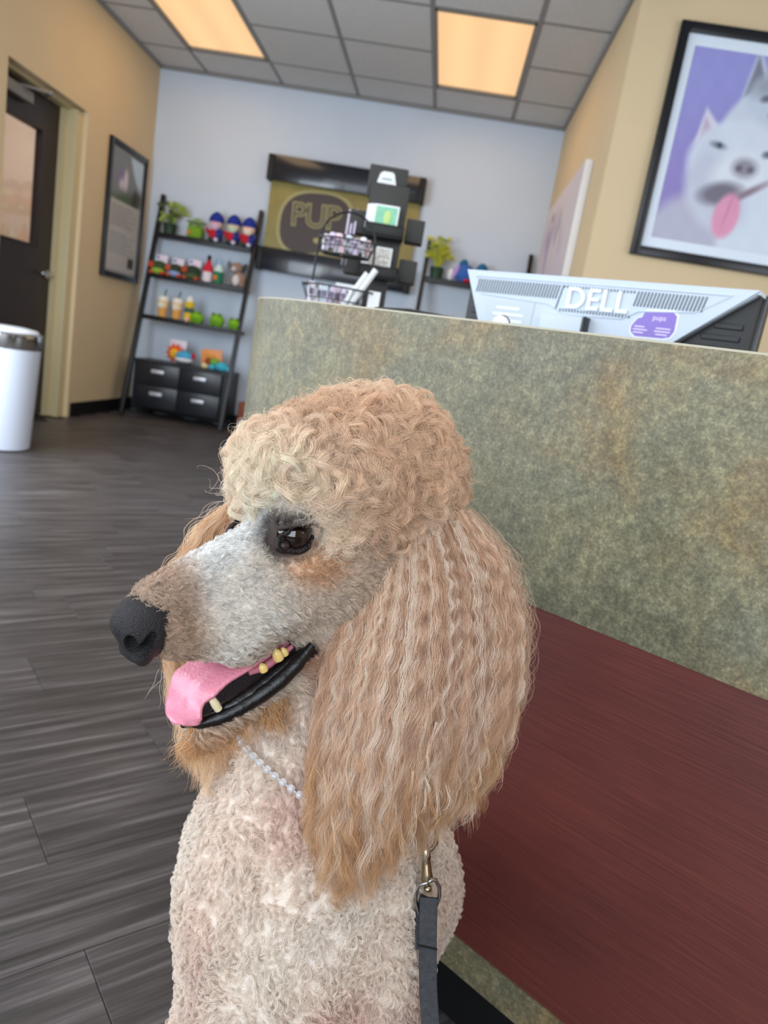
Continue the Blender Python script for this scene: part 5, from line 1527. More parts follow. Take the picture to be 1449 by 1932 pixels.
def lock_hair(gp, gn, gflow, length, amp, turns, k, npts, spread, lift, colf, rad, tight=0.55, frizz=0.0006, droop=0.0, wave3d=1.0, colvar=0.10, tipc=None):
    """gp/gn/gflow: guide roots, normals, flow; each guide carries k strands"""
    ng = len(gp)
    t = np.linspace(0, 1, npts)[None, :, None]
    e2 = np.cross(gn, gflow)
    L_ = (length * (0.7 + 0.6 * rs.rand(ng)))[:, None, None]
    A_ = (amp * (0.6 + 0.8 * rs.rand(ng)))[:, None, None]
    ph = rs.rand(ng)[:, None, None] * 2 * PI
    tw = (turns * (0.75 + 0.5 * rs.rand(ng)))[:, None, None]
    sg = np.where(rs.rand(ng) < 0.5, -1, 1)[:, None, None]
    lf = (lift * (0.7 + 0.6 * rs.rand(ng)))[:, None, None]
    th = ph + sg * 2 * PI * tw * t
    ramp = np.clip(t * 3, 0, 1)
    G_ = gp[:, None] + gflow[:, None] * (L_ * t * (1 - 0.15 * t)) + gn[:, None] * (L_ * lf * np.sin(PI * (0.08 + 0.80 * t)) * 0.55)
    G_ = G_ + (e2[:, None] * np.sin(th) + (gn[:, None] * np.cos(th) * wave3d)) * A_ * ramp
    G_[..., 2] -= droop * (t[..., 0] ** 2) * L_[..., 0]
    # strands
    off = rs.normal(size=(ng, k, 3)) * spread
    off -= gn[:, None] * (off * gn[:, None]).sum(-1, keepdims=True) * 0.6
    shr = (1 - tight * np.sin(PI * np.clip(t * 1.05, 0, 1) * 0.5))[:, None] if True else 1
    P = G_[:, None] + off[:, :, None] * shr
    tj = t[None] * (0.85 + 0.3 * rs.rand(ng, k, 1, 1))
    fz = rs.normal(size=(ng, k, 3))[:, :, None] * frizz * (t[None] ** 1.5) * 3 + rs.normal(size=(ng, k, npts, 3)) * frizz * 0.25
    P = P + fz
    P = P.reshape(ng * k, npts, 3)
    c = colf(gp)
    c = np.repeat(c[:, None], k, 1).reshape(-1, 3) * (1 + colvar * rs.normal(size=(ng * k, 1))) * np.repeat(1 + 0.6 * colvar * rs.normal(size=(ng, 1)), k, 0)
    C = np.repeat(c[:, None], npts, 1)
    tt = np.linspace(0, 1, npts)[None, :, None]
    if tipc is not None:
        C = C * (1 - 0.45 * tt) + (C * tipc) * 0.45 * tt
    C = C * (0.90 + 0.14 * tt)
    return P, np.clip(C, 0, 0.95)

def campos_w(P, N_):
    v = nz(C_O[None] - P)
    return (N_ * v).sum(1)
Nctr, _ = S.grad(ctr)
fc_m, tp_m, bd_m = region(ctr)
facing = campos_w(ctr, Nctr)
vis = np.where(facing > -0.35, 1.0, 0.10)
inframe = ((ctr - C_O) @ C_U / ((ctr - C_O) @ C_F) > -0.80)
def Hpx(px, py, l):
    """point on the head plane at lateral offset l seen at a pixel"""
    d = W(px, py, 1.0) - C_O
    o = H0 + HL * l
    t = ((o - C_O) @ HL) / (d @ HL)
    return C_O + d * t
# nose leather with carved nostrils, in head axes
NS = SDF((0.080, -0.032, -0.044), (0.138, 0.032, 0.022), 0.0008)
I3 = [(1, 0, 0), (0, 1, 0), (0, 0, 1)]
NS.ell((0.1045, 0, -0.006), I3, (0.0205, 0.0215, 0.0150), 0.006)
NS.ell((0.108, 0, -0.020), I3, (0.0165, 0.0160, 0.0135), 0.008)
for l in (-1, 1):
    NS.ell((0.1105, l * 0.0125, -0.013), I3, (0.0138, 0.0108, 0.0128), 0.005)
NS.cap((0.1185, -0.011, -0.0255), (0.1185, 0.011, -0.0255), 0.0056, 0.0056, 0.004)
CUTS = []
for l in (-1, 1):
    CUTS += [((0.1265, l * 0.0105, -0.0165), (0.1225, l * 0.0150, -0.0105), 0.0050, 0.0046), ((0.1260, l * 0.0115, -0.0180), (0.1180, l * 0.0215, -0.0160), 0.0036, 0.0036), ((0.1180, l * 0.0215, -0.0160), (0.1110, l * 0.0245, -0.0090), 0.0036, 0.0022)]
for q in CUTS: NS.cap(*q, 0.0015, mode='cut')
nv, nf = NS.mesh()
dn_ = np.min([cap_d(nv, v3(q[0]), v3(q[1]), q[2], q[3], v3((1, 0, 0)), 1.0) for q in CUTS], axis=0)
ncol = np.where((dn_ < 0.0008)[:, None], c_(5, 4, 5)[None], c_(38, 35, 37)[None])  # nostril hollows painted near black to deepen their shade
def toW(v): return H0 + (v[:, :1] + 0.0035) * HF + v[:, 1:2] * HL + v[:, 2:3] * HU
m_nose = mat('dog_nose_leather', attr='col', rough=0.46, bump=0.9, bscale=900, spec=0.32)
np_mesh('nose', toW(nv), nf, m_nose, dog, col=ncol)
# eyes
m_eye = mat('dark_brown_eye', (22, 11, 8), 0.04, coat=1.0, spec=0.8)
m_lid = mat('dark_eyelid_skin', (30, 21, 21), 0.5, bump=0.8, bscale=600)
for sgn, nm in ((1, 'near'), (-1, 'far')):
    c = H(-0.0020, sgn * 0.0235, 0.0030)
    b = MB(); b.ball(c, (0.0135,) * 3, n=40); eb = b.build('eye', m_eye, dog)
    b = MB(); b.ball(c + HL * sgn * 0.0011 + HF * 0.0003, (0.0128,) * 3, n=32); 
    b.build('cornea', mat('clear_cornea', (24, 12, 9), 0.02, coat=1.0), eb)
    pts, inner = [], []
    for k in range(40):
        a = 2 * PI * k / 40
        f = 0.0140 * math.cos(a); u = 0.0098 * math.sin(a)
        if math.cos(a) > 0.5: f += 0.0050 * (math.cos(a) - 0.5) * 2; u *= 0.8
        f, u = f * math.cos(0.10) - u * math.sin(0.10) + 0.001, f * math.sin(0.10) * 0.6 + u * math.cos(0.10) - 0.0005
        r2 = max(0.0, 0.0145 ** 2 - min(f * f, 0.000150) - u * u)
        pts.append(c + HF * f + HU * u + HL * sgn * (math.sqrt(r2) + (0.0012 if f > 0.010 else 0.0002)))
    b = MB(); b.tube(pts, [0.0017 + 0.0008 * max(0, -math.sin(2 * PI * k / 40)) for k in range(40)], n=10, closed=True); b.build('eyelid', m_lid, dog)
    b = MB(); b.ball(c + HF * 0.0142 + HU * -0.001 + HL * sgn * 0.0075, (0.0045, 0.004, 0.0035), n=16); b.build('eye_corner', mat('eye_corner_skin', (48, 32, 33), 0.45), dog)
# tongue
m_tongue = mat('pink_tongue', (226, 140, 160), 0.30, vary=0.10, scale=90, bump=0.35, bscale=500, coat=0.35)
ts = np.linspace(0, 1, 40)
tfu = [(0.018, -0.071), (0.048, -0.066), (0.078, -0.065), (0.096, -0.067), (0.105, -0.073), (0.1120, -0.0830), (0.1145, -0.0915)]
kn = np.linspace(0, 1, len(tfu))
tF = np.interp(ts, kn, [p[0] for p in tfu]); tU = np.interp(ts, kn, [p[1] for p in tfu])
for _ in range(3):
    tF[1:-1] = (tF[:-2] + 2 * tF[1:-1] + tF[2:]) / 4; tU[1:-1] = (tU[:-2] + 2 * tU[1:-1] + tU[2:]) / 4
tW = np.interp(ts, [0, .3, .5, .62, .80, .93, 1.0], [.018, .0225, .0215, .0175, .0195, .0150, .005])
vs, fs = [], []
NL = 15
for layer in (0, 1):
    for i, s_ in enumerate(ts):
        df = np.gradient(tF)[i]; du = np.gradient(tU)[i]; n2 = math.hypot(df, du)
        nf_, nu_ = -du / n2, df / n2
        for j in range(NL):
            x = -1 + 2 * j / (NL - 1)
            th = 0.0040 * (1 - 0.55 * abs(x) ** 3) * (1 if s_ < .95 else .6) + 0.0006
            groove = -0.0016 * math.exp(-(x / 0.16) ** 2) * (1 - 0.4 * s_)
            edge = -0.0050 * max(0, x) ** 2 * (1 - 0.3 * s_) + 0.0022 * max(0, -x) ** 2
            rip = 0.0010 * math.sin(s_ * 17 + x * 2) * abs(x)
            o_ = (groove + edge + rip) if layer == 0 else (edge + rip - th)
            vs.append(H(tF[i] + nf_ * o_, x * tW[i], tU[i] + nu_ * o_))
for i in range(len(ts) - 1):
    for j in range(NL - 1):
        a = i * NL + j; fs.append((a, a + 1, a + NL + 1, a + NL))
        a += len(ts) * NL; fs.append((a, a + NL, a + NL + 1, a + 1))
M_ = len(ts) * NL
for i in range(len(ts) - 1):
    for j in (0, NL - 1):
        a = i * NL + j; fs.append((a, a + NL, a + NL + M_, a + M_) if j == 0 else (a, a + M_, a + NL + M_, a + NL))
for j in range(NL - 1):
    a = (len(ts) - 1) * NL + j; fs.append((a, a + 1, a + 1 + M_, a + M_)); fs.append((j, j + M_, j + 1 + M_, j + 1))
tg = pydata('tongue', vs, fs, m_tongue, dog, smooth=True)
# lips, gums, teeth
m_lip = mat('black_wet_lip', (16, 14, 15), 0.34, bump=0.25, bscale=350, coat=0.08)
def lip(pts, rad, name='lip', m=None):
    P_ = [Hpx(x, y, l) for x, y, l in pts]
    # smooth resample
    q = np.array(P_); k = np.linspace(0, 1, len(q)); kk = np.linspace(0, 1, 36)
    R_ = np.stack([np.interp(kk, k, q[:, i]) for i in range(3)], 1)
    for _ in range(3): R_[1:-1] = (R_[:-2] + 2 * R_[1:-1] + R_[2:]) / 4
    rr = np.interp(kk, np.linspace(0, 1, len(rad)), rad) * (1 + 0.03 * np.sin(kk * 47))
    b = MB(); b.tube([Vector(p) for p in R_], list(rr), n=12); return b.build(name, m or m_lip, dog)
lip([(345, 1366, -0.006), (380, 1364, 0.008), (425, 1350, 0.016), (475, 1322, 0.022), (525, 1287, 0.029), (562, 1252, 0.033), (590, 1216, 0.036)], [0.0028, 0.0042, 0.0058, 0.0062, 0.0062, 0.0052, 0.0028])
lip([(400, 1346, 0.010), (440, 1330, 0.016), (490, 1298, 0.021), (535, 1262, 0.026), (575, 1228, 0.031)], [0.0030, 0.0055, 0.0062, 0.0058, 0.0030], 'inner_lip')
lip([(470, 1270, 0.021), (500, 1258, 0.023), (528, 1238, 0.025), (552, 1219, 0.027)], [0.0018, 0.0030, 0.0030, 0.0016], 'gum', mat('pink_gum', (176, 104, 116), 0.3, coat=0.4))
m_tooth = mat('ivory_tooth', (226, 214, 176), 0.25, coat=0.3)
def tooth(px, py, l, w_, hgt, lean=0.0, m=None):
    p = Hpx(px, py, l)
    U2 = nz(HU + HF * lean)
    R3 = np.cross(U2, HL)
    M = Matrix(((R3[0], HL[0], U2[0], p[0]), (R3[1], HL[1], U2[1], p[1]), (R3[2], HL[2], U2[2], p[2]), (0, 0, 0, 1)))
    b = MB(); b.lathe([(w_ * 0.9, -hgt * 0.55), (w_, -hgt * 0.2), (w_ * 0.8, hgt * 0.15), (w_ * 0.35, hgt * 0.42), (w_ * 0.06, hgt * 0.5)], n=14, M=M)
    b.build('tooth', m or m_tooth, dog)
tooth(402, 1322, 0.0175, 0.0031, 0.0155, 0.15)
my = mat('yellowed_tooth', (226, 194, 120), 0.3, coat=0.3)
tooth(522, 1233, 0.0270, 0.0040, 0.0095, 0.1, my); tooth(535, 1228, 0.0268, 0.0030, 0.0065, 0.1, my); tooth(495, 1258, 0.0240, 0.0034, 0.0065, 0.1, my)
# ---- ear base: a leather flap under the long hair
EAR_LINES = {
    0.00: [(705, 1050), (655, 1140), (618, 1240), (596, 1340), (588, 1430), (582, 1530)],
    0.15: [(735, 1020), (700, 1130), (662, 1260), (640, 1400), (625, 1520), (612, 1640)],
    0.35: [(765, 995), (752, 1130), (725, 1280), (700, 1420), (685, 1540), (672, 1655)],
    0.55: [(795, 980), (806, 1120), (800, 1280), (782, 1400), (762, 1510), (742, 1610)],
    0.70: [(825, 970), (860, 1100), (866, 1250), (856, 1370), (836, 1470), (806, 1560)],
    0.85: [(855, 962), (915, 1080), (932, 1220), (922, 1350), (900, 1450), (868, 1530)],
    1.00: [(880, 965), (950, 1060), (985, 1170), (982, 1290), (958, 1390), (925, 1470)]}
_uk = np.array(sorted(EAR_LINES)); _tab = np.array([EAR_LINES[k] for k in _uk], float)   # 7 x 6 x 2
def ear_px(u, t):
    """pixel of the ear fan: u across (0 front, 1 back), t down"""
    u = np.clip(u, 0, 1); t = np.clip(t, 0, 1.12)
    i = np.clip(np.searchsorted(_uk, u, side='right') - 1, 0, len(_uk) - 2); fu = (u - _uk[i]) / (_uk[i + 1] - _uk[i])
    tt = t * 5; j = np.clip(tt.astype(int), 0, 4); ft = tt - j
    g = lambda a, b_: _tab[a, b_]
    fu, ft = fu[..., None], ft[..., None]
    # catmull-like smoothing along t
    p = lambda a: g(a, j) * (1 - ft) + g(a, j + 1) * ft
    return p(i) * (1 - fu) + p(i + 1) * fu
def ear_pt(u, t, layer):
    q = ear_px(u, t)
    dome = 1 - (2 * u - 0.95) ** 2
    D = 0.548 - 0.050 * np.sin(np.clip(t, 0, 1) * PI * 0.55) * (0.55 + 0.45 * dome) - 0.014 * dome * np.sin(np.clip(t * 3, 0, 1) * PI / 2) + 0.045 * u * t * 0.5 + 0.015 * u
    D = D + layer
    d = ((q[..., 0:1] - 724.5) / F_PX * C_R - (q[..., 1:2] - 966) / F_PX * C_U + C_F)
    return C_O + D[..., None] * d
nu_, nt_2 = 24, 30
uu, tt2 = np.meshgrid(np.linspace(0.06, 0.93, nu_), np.linspace(0.0, 0.72, nt_2))
thk = 0.020 * np.sqrt(np.clip(1 - (2 * (uu - 0.5) / 0.88) ** 2, 0.02, 1)) * np.sqrt(np.clip(1 - tt2 ** 3, 0.05, 1)) 
Pf = ear_pt(uu, tt2, 0.013 + 0 * uu); Pb = ear_pt(uu, tt2, 0.013 + thk)
vsE = np.concatenate([Pf.reshape(-1, 3), Pb.reshape(-1, 3)])
ix = np.arange(nu_ * nt_2).reshape(nt_2, nu_); off_ = nu_ * nt_2
fE = [(a, b_, c2, d2) for a, b_, c2, d2 in zip(ix[:-1, :-1].ravel(), ix[:-1, 1:].ravel(), ix[1:, 1:].ravel(), ix[1:, :-1].ravel())]
fE += [(a + off_, d2 + off_, c2 + off_, b_ + off_) for a, b_, c2, d2 in fE]
edge = list(ix[0, :]) + list(ix[1:, -1]) + list(ix[-1, ::-1][1:]) + list(ix[::-1, 0][1:-1])
for a, b_ in zip(edge, edge[1:] + edge[:1]): fE.append((b_, a, a + off_, b_ + off_))
m_earskin = mat('ear_base_hair', (140, 104, 78), 0.95, vary=0.2, scale=120, bump=0.8, bscale=500)
ear = np_mesh('ear', vsE, np.array(fE), m_earskin, dog)

# ---------------- hair
# 1. long crimped ear hair
def ear_color(u, t, n):
    base = np.array(c_(226, 190, 160))
    tip = np.array(c_(216, 172, 124))
    cream = np.array(c_(246, 230, 212))
    dark = np.array(c_(160, 118, 92))
    k = ss(t, 0.55, 1.0)[..., None]
    C = base * (1 - k) + tip * k
    return C, cream, dark
def long_locks(ng, k, npts, pt_fn, colfn, u_rng, layer_rng, rad, wave, seed, t1_rng=(0.85, 1.08), t0_rng=(0.0, 0.10), spread=0.0022, per=0.018):
    r_ = np.random.RandomState(seed)
    u = u_rng[0] + (u_rng[1] - u_rng[0]) * r_.rand(ng)
    t0 = t0_rng[0] + (t0_rng[1] - t0_rng[0]) * r_.rand(ng) ** 1.2
    t1 = t1_rng[0] + (t1_rng[1] - t1_rng[0]) * r_.rand(ng)
    lay = layer_rng[0] + (layer_rng[1] - layer_rng[0]) * r_.rand(ng)
    s = np.linspace(0, 1, npts)
    T_ = t0[:, None] + (t1 - t0)[:, None] * s[None]
    drift = r_.normal(size=(ng, 1)) * 0.035
    Ug = np.clip(u[:, None] + drift * s[None] ** 1.5 + 0.008 * np.sin(6 * s[None] + r_.rand(ng, 1) * 6), -0.02, 1.02)
    G_ = pt_fn(Ug, T_, lay[:, None] + 0 * T_)
    tan_ = nz(np.gradient(G_, axis=1))
    view = nz(G_ - C_O)
    side = nz(np.cross(tan_, view)); dep = np.cross(tan_, side)
    seg = np.linalg.norm(np.diff(G_, axis=1), axis=2); arc = np.concatenate([np.zeros((ng, 1)), np.cumsum(seg, 1)], 1)
    ph = r_.rand(ng, 1) * 6.28; pr = per * (0.7 + 0.7 * r_.rand(ng, 1))
    A_ = wave * (0.4 + 1.0 * r_.rand(ng, 1)) * np.clip(arc / 0.03, 0.2, 1) * (1 + 0.9 * s[None] ** 2)
    # waves loosen towards the tips
    th = 2 * PI * arc / (pr * (1 + 0.6 * s[None])) + ph
    G_ = G_ + side * (A_ * np.sin(th))[..., None] + dep * (0.8 * A_ * np.cos(th * 0.93))[..., None]
    off = r_.normal(size=(ng, k, 1, 2)) * spread * (0.5 + 0.9 * r_.rand(ng, 1, 1, 1))
    prof = (0.60 + 0.5 * np.sin(s * PI * 0.9) - 0.62 * s ** 2)[None, None, :, None]
    ot = off * prof
    # single hairs wander off their lock
    wn = np.sin(2 * PI * arc[:, None, :, None] / (0.012 * (0.8 + 0.9 * r_.rand(ng, k, 1, 2))) + 6.28 * r_.rand(ng, k, 1, 2)) * 0.00045 * (0.3 + 1.4 * r_.rand(ng, k, 1, 1) ** 2)
    fl = r_.normal(size=(ng, k, 1, 2)) * 0.0022 * (s ** 2.2)[None, None, :, None]
    ot = ot + wn * (0.6 + 1.0 * s)[None, None, :, None] + fl
    P = G_[:, None] + side[:, None] * ot[..., 0:1] + dep[:, None] * ot[..., 1:2]
    # random shortening of single hairs
    C, cream, dark = colfn(Ug, T_, ng)
    v = r_.rand(ng, 1, 1)
    m1 = np.clip((v - 0.58) * 2.4, 0, 0.9); m2 = np.clip((0.42 - v) * 2.0, 0, 0.8)
    C = C * (1 - m1) + cream * m1; C = C * (1 - m2) + dark * m2
    C = C[:, None] * (1 + 0.10 * r_.normal(size=(ng, k, 1, 1)))
    return P.reshape(ng * k, npts, 3), np.clip(C, 0, 0.95).reshape(ng * k, npts, 3)
Pa, Ca = long_locks(420, 40, 44, ear_pt, ear_color, (0.0, 1.0), (-0.010, 0.004), None, 0.0014, 21, t1_rng=(0.66, 1.13), spread=0.0017, per=0.014)
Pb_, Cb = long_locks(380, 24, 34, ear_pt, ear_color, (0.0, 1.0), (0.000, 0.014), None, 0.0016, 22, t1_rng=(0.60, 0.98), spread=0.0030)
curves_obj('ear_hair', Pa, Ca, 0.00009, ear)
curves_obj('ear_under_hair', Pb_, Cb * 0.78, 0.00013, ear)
# loose fly-away halo along the back edge and the curling tips below
Pc, Cc = long_locks(260, 6, 30, ear_pt, ear_color, (0.82, 1.02), (-0.004, 0.02), None, 0.0020, 23, t1_rng=(0.5, 1.0), spread=0.005, per=0.010)
curves_obj('flyaway_hair', Pc, Cc, 0.00007, ear)
Pe, Ce = long_locks(150, 9, 30, ear_pt, ear_color, (0.0, 1.0), (-0.012, 0.008), None, 0.0040, 24, t0_rng=(0.55, 0.75), t1_rng=(0.98, 1.14), spread=0.0011, per=0.030)
curves_obj('ear_tip_hair', Pe, Ce, 0.00011, ear)

# 2. far ear behind the muzzle
FE = np.array([[(436, 948), (378, 998), (330, 1075), (312, 1200), (326, 1330), (350, 1440)], [(460, 955), (420, 1020), (395, 1120), (370, 1230), (375, 1350), (392, 1465)], [(490, 975), (470, 1050), (445, 1140), (425, 1250), (425, 1360), (440, 1440)], [(520, 985), (510, 1060), (500, 1150), (480, 1260), (470, 1350), (468, 1420)]], float)
def far_pt(u, t, lay):
    x = np.clip(u, 0, 0.999) * 3; i = x.astype(int); fu = (x - i)[..., None]
    y = np.clip(t, 0, 1.12) * 5; j = np.clip(y.astype(int), 0, 4); ft = (y - j)[..., None]
    p = lambda a: FE[a, j] * (1 - ft) + FE[a, j + 1] * ft
    q = p(i) * (1 - fu) + p(i + 1) * fu
    D = 0.592 - 0.030 * np.clip(t, 0, 1) + lay
    return C_O + D[..., None] * ((q[..., 0:1] - 724.5) / F_PX * C_R - (q[..., 1:2] - 966) / F_PX * C_U + C_F)
u2, t2 = np.meshgrid(np.linspace(0.05, 1, 12), np.linspace(0, 0.74, 20))
A1 = far_pt(u2, t2, 0.006 + 0 * u2); A2 = far_pt(u2, t2, 0.018 + 0 * u2)
ix = np.arange(240).reshape(20, 12)
fE = [(a, b_, c2, d2) for a, b_, c2, d2 in zip(ix[:-1, :-1].ravel(), ix[:-1, 1:].ravel(), ix[1:, 1:].ravel(), ix[1:, :-1].ravel())]
fE += [(a + 240, d2 + 240, c2 + 240, b_ + 240) for a, b_, c2, d2 in fE]
edge = list(ix[0, :]) + list(ix[1:, -1]) + list(ix[-1, ::-1][1:]) + list(ix[::-1, 0][1:-1])
for a, b_ in zip(edge, edge[1:] + edge[:1]): fE.append((b_, a, a + 240, b_ + 240))
ear_far = np_mesh('ear', np.concatenate([A1.reshape(-1, 3), A2.reshape(-1, 3)]), np.array(fE), mat('far_ear_base', (226, 190, 150), 0.95, vary=0.15, scale=120), dog)
def far_color(u, t, n):
    return np.array(c_(238, 206, 170)) + 0 * t[..., None], np.array(c_(232, 204, 170)), np.array(c_(196, 146, 102))
Pd, Cd = long_locks(120, 22, 30, far_pt, far_color, (0.0, 1.0), (-0.008, 0.008), None, 0.0024, 31, spread=0.0026, t1_rng=(0.60, 1.10))
curves_obj('ear_hair', Pd, Cd, 0.00014, ear_far)
Pd, Cd = long_locks(170, 22, 26, far_pt, far_color, (0.0, 1.0), (0.012, 0.034), None, 0.0022, 32, spread=0.0032, t1_rng=(0.60, 1.05))
curves_obj('ear_back_hair', Pd, Cd, 0.00016, ear_far)

# 3. topknot curls
def topw(C_): 
    _, tp, _ = region(C_)
    return tp * 1.0
ng = 2100
wv = lambda X: tp_m * vis
P_, N_ = sample(ng, wv)
f_, l_, u_ = toH(P_)
# curls fall away from a parting at the crown, with a random swirl
D_ = nz(P_ - H(-0.070, 0.0, 0.085)) + 0.9 * rs.normal(size=P_.shape) + np.array([0, 0, -0.35])
wB = (ss(np.linalg.norm(P_ - H(0.006, 0.030, 0.010), axis=1), 0.042, 0.026) * (f_ > -0.014))[:, None]
D_ = D_ * (1 - wB) + (HU * 1.0 - HF * 0.5)[None] * 1.6 * wB
Tn = tangent(N_, D_)
def top_color(P):
    f, l, u = toH(P)
    n = vnoise(P, 45, 5)[:, None]
    c = c_(230, 198, 168) + 0 * P
    fr = ss(f, -0.075, 0.005)[:, None]
    c = c * (1 - fr) + c_(250, 230, 208) * fr
    k = ss(n, 0.0, 0.9); c = c * (1 - 0.45 * k) + c_(192, 152, 118) * 0.45 * k
    k = ss(-n, 0.1, 0.8); c = c * (1 - 0.55 * k) + c_(250, 232, 210) * 0.55 * k
    return c
Ltk = 0.010 + 0.014 * ss(np.linalg.norm(P_ - H(0.000, 0.034, 0.004), axis=1), 0.024, 0.055)
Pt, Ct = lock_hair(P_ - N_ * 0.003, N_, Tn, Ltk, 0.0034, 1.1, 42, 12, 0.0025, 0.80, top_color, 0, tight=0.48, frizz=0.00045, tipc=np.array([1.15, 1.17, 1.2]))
ec = H(0.001, 0.036, 0.002)
def clear_eye(Pt, Ct):
    r_ = Pt - ec; f_ = r_ @ HF; u_ = r_ @ HU; l_ = r_ @ HL
    bad = (((((f_ - 0.002) / 0.0150) ** 2 + ((u_ - 0.001) / 0.0095) ** 2 < 1) | (((f_ - 0.009) / 0.009) ** 2 + ((u_ - 0.006) / 0.009) ** 2 < 1)) & (l_ > -0.015)).any(1)
    return Pt[~bad], Ct[~bad]
Pt, Ct = clear_eye(Pt, Ct)
curves_obj('topknot_curls', Pt, Ct, 0.00010, dog)
# fuzz between the curls
P_, N_ = sample(24000, wv)
Tn = tangent(N_, rs.normal(size=P_.shape))
Pt, Ct = lock_hair(P_ - N_ * 0.002, N_, Tn, 0.017, 0.0016, 1.5, 1, 7, 0.0003, 1.0, top_color, 0, frizz=0.0005)
Pt, Ct = clear_eye(Pt, Ct)
curves_obj('topknot_fuzz', Pt, Ct, 0.00008, dog)

P_, N_ = sample(1500, wv)
keep = np.linalg.norm(P_ - H(0.000, 0.034, 0.004), axis=1) > 0.05
P_, N_ = P_[keep], N_[keep]
Pt, Ct = lock_hair(P_, N_, tangent(N_, rs.normal(size=P_.shape)), 0.019, 0.0024, 1.4, 2, 12, 0.0005, 1.15, top_color, 0, frizz=0.0008)
Pt, Ct = clear_eye(Pt, Ct)
curves_obj('topknot_wisps', Pt, Ct, 0.00008, dog)

# 4. short smooth face hair, lying back from the nose
wv = lambda X: fc_m * np.where(facing > -0.25, 1.0, 0.15)
P_, N_ = sample(9000, wv)
f_, l_, u_ = toH(P_)
back = -HF[None] * 1.0 + 0.35 * np.sign(l_)[:, None] * HL[None] - HU[None] * (0.45 + 1.5 * ss(u_, -0.01, -0.05) * 0.5)[:, None]
sw = vnoise(P_, 55, 9)[:, None]
back = back + sw * 0.55 * HU[None] + 0.12 * rs.normal(size=P_.shape)
# around the eye the hair radiates
de = nz(P_ - H(0.004, 0.034, 0.0)); wE = ss(np.linalg.norm(P_ - H(0.004, 0.034, 0.0), axis=1), 0.030, 0.012)[:, None]
back = back * (1 - wE) + de * wE * 1.2
Tn = tangent(N_, back)
Lh = 0.0075 + 0.006 * ss(-u_, 0.02, 0.07) + 0.003 * ss(-f_, -0.01, 0.05)
Lh = Lh * (1 - 0.55 * ss(np.linalg.norm(P_ - H(0.004, 0.034, 0.0), axis=1), 0.026, 0.014))
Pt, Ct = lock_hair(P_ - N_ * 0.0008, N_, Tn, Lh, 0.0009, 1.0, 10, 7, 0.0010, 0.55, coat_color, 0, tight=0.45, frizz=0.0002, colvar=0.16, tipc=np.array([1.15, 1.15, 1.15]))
Pt, Ct = clear_eye(Pt, Ct)
curves_obj('face_hair', Pt, Ct, 0.00009, dog)

# 5. body coat: short dense curls
wv = lambda X: bd_m * vis * np.where(X[:, 2] > 0.17, 1.0, 0.25)
P_, N_ = sample(17000, wv)
n1 = np.stack([vnoise(P_, 50, 11), vnoise(P_, 50, 12), vnoise(P_, 50, 13)], 1)
Tn = tangent(N_, np.array([0, 0, -1.0]) + 0.9 * n1 + 0.35 * rs.normal(size=P_.shape))
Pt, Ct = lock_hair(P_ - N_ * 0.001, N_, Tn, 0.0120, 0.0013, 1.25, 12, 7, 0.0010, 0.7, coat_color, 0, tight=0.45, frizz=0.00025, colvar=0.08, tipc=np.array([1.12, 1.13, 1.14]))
curves_obj('body_coat', Pt, Ct, 0.00011, dog)

# 6. longer chin and jaw hair, whiskers, stray wisps
ng = 60
bx = rs.rand(ng)
px = 360 + 170 * bx; py = np.interp(px, [360, 400, 460, 530], [1372, 1368, 1345, 1300]) + rs.rand(ng) * 8
R0 = np.array([Hpx(a, b_, 0.004 + 0.020 * c3) for a, b_, c3 in zip(px, py, bx)])
dn = nz(-C_U[None] * 1.0 - C_R[None] * (0.35 - 0.5 * bx[:, None]) + 0.2 * rs.normal(size=(ng, 3)))
nn_ = nz(-C_F[None] + 0 * dn)
nn_ = nz(nn_ - dn * (nn_ * dn).sum(1, keepdims=True))
chinc = lambda P: c_(210, 166, 120) + 0 * P
Pt, Ct = lock_hair(R0, nn_, dn, 0.026, 0.0020, 1.0, 16, 12, 0.0016, 0.10, chinc, 0, tight=0.3, frizz=0.0010, colvar=0.18)
curves_obj('chin_hair', Pt, Ct, 0.00013, dog)
def strand_set(name, starts, ends, sag, rad, col, npts=22, wig=0.0012, parent=None):
    P = []
    for (a, b_) in zip(starts, ends):
        a, b_ = v3(a), v3(b_); t = np.linspace(0, 1, npts)[:, None]
        p1, p2 = rs.rand(2) * 6.28
        L = np.linalg.norm(b_ - a)
        p = a * (1 - t) + b_ * t + np.array([0, 0, 1.0]) * sag * L * np.sin(PI * t) + (C_R * np.sin(9 * t + p1) + C_U * np.sin(7 * t + p2)) * wig * t
        P.append(p)
    P = np.array(P)
    return curves_obj(name, P, np.tile(np.array(c_(*col)), (len(P), 1)), rad, parent or dog)
# wisps from the far brow and the near edge of the topknot
st, en = [], []
for (x0, y0, x1, y1) in ((432, 925, 372, 878), (430, 935, 385, 912), (425, 945, 350, 985), (428, 950, 345, 1010), (424, 955, 395, 1040), (420, 960, 362, 1060), (415, 890, 400, 930), (434, 930, 380, 935), (430, 940, 360, 1000), (410, 980, 340, 1065), (400, 990, 330, 1075)):
    st.append(W(x0, y0, 0.545)); en.append(W(x1, y1, 0.552))
strand_set('stray_wisps', st, en, 0.10, 0.00012, (226, 204, 180), wig=0.0035)
st, en = [], []
for (x0, y0, x1, y1) in ((300, 1262, 280, 1310), (305, 1265, 300, 1335), (318, 1266, 268, 1318), (330, 1268, 318, 1300), (350, 1372, 330, 1410), (352, 1372, 345, 1440), (392, 1366, 385, 1400), (398, 1366, 380, 1395)):
    st.append(Hpx(x0, y0, 0.006)); en.append(Hpx(x1, y1, 0.006))
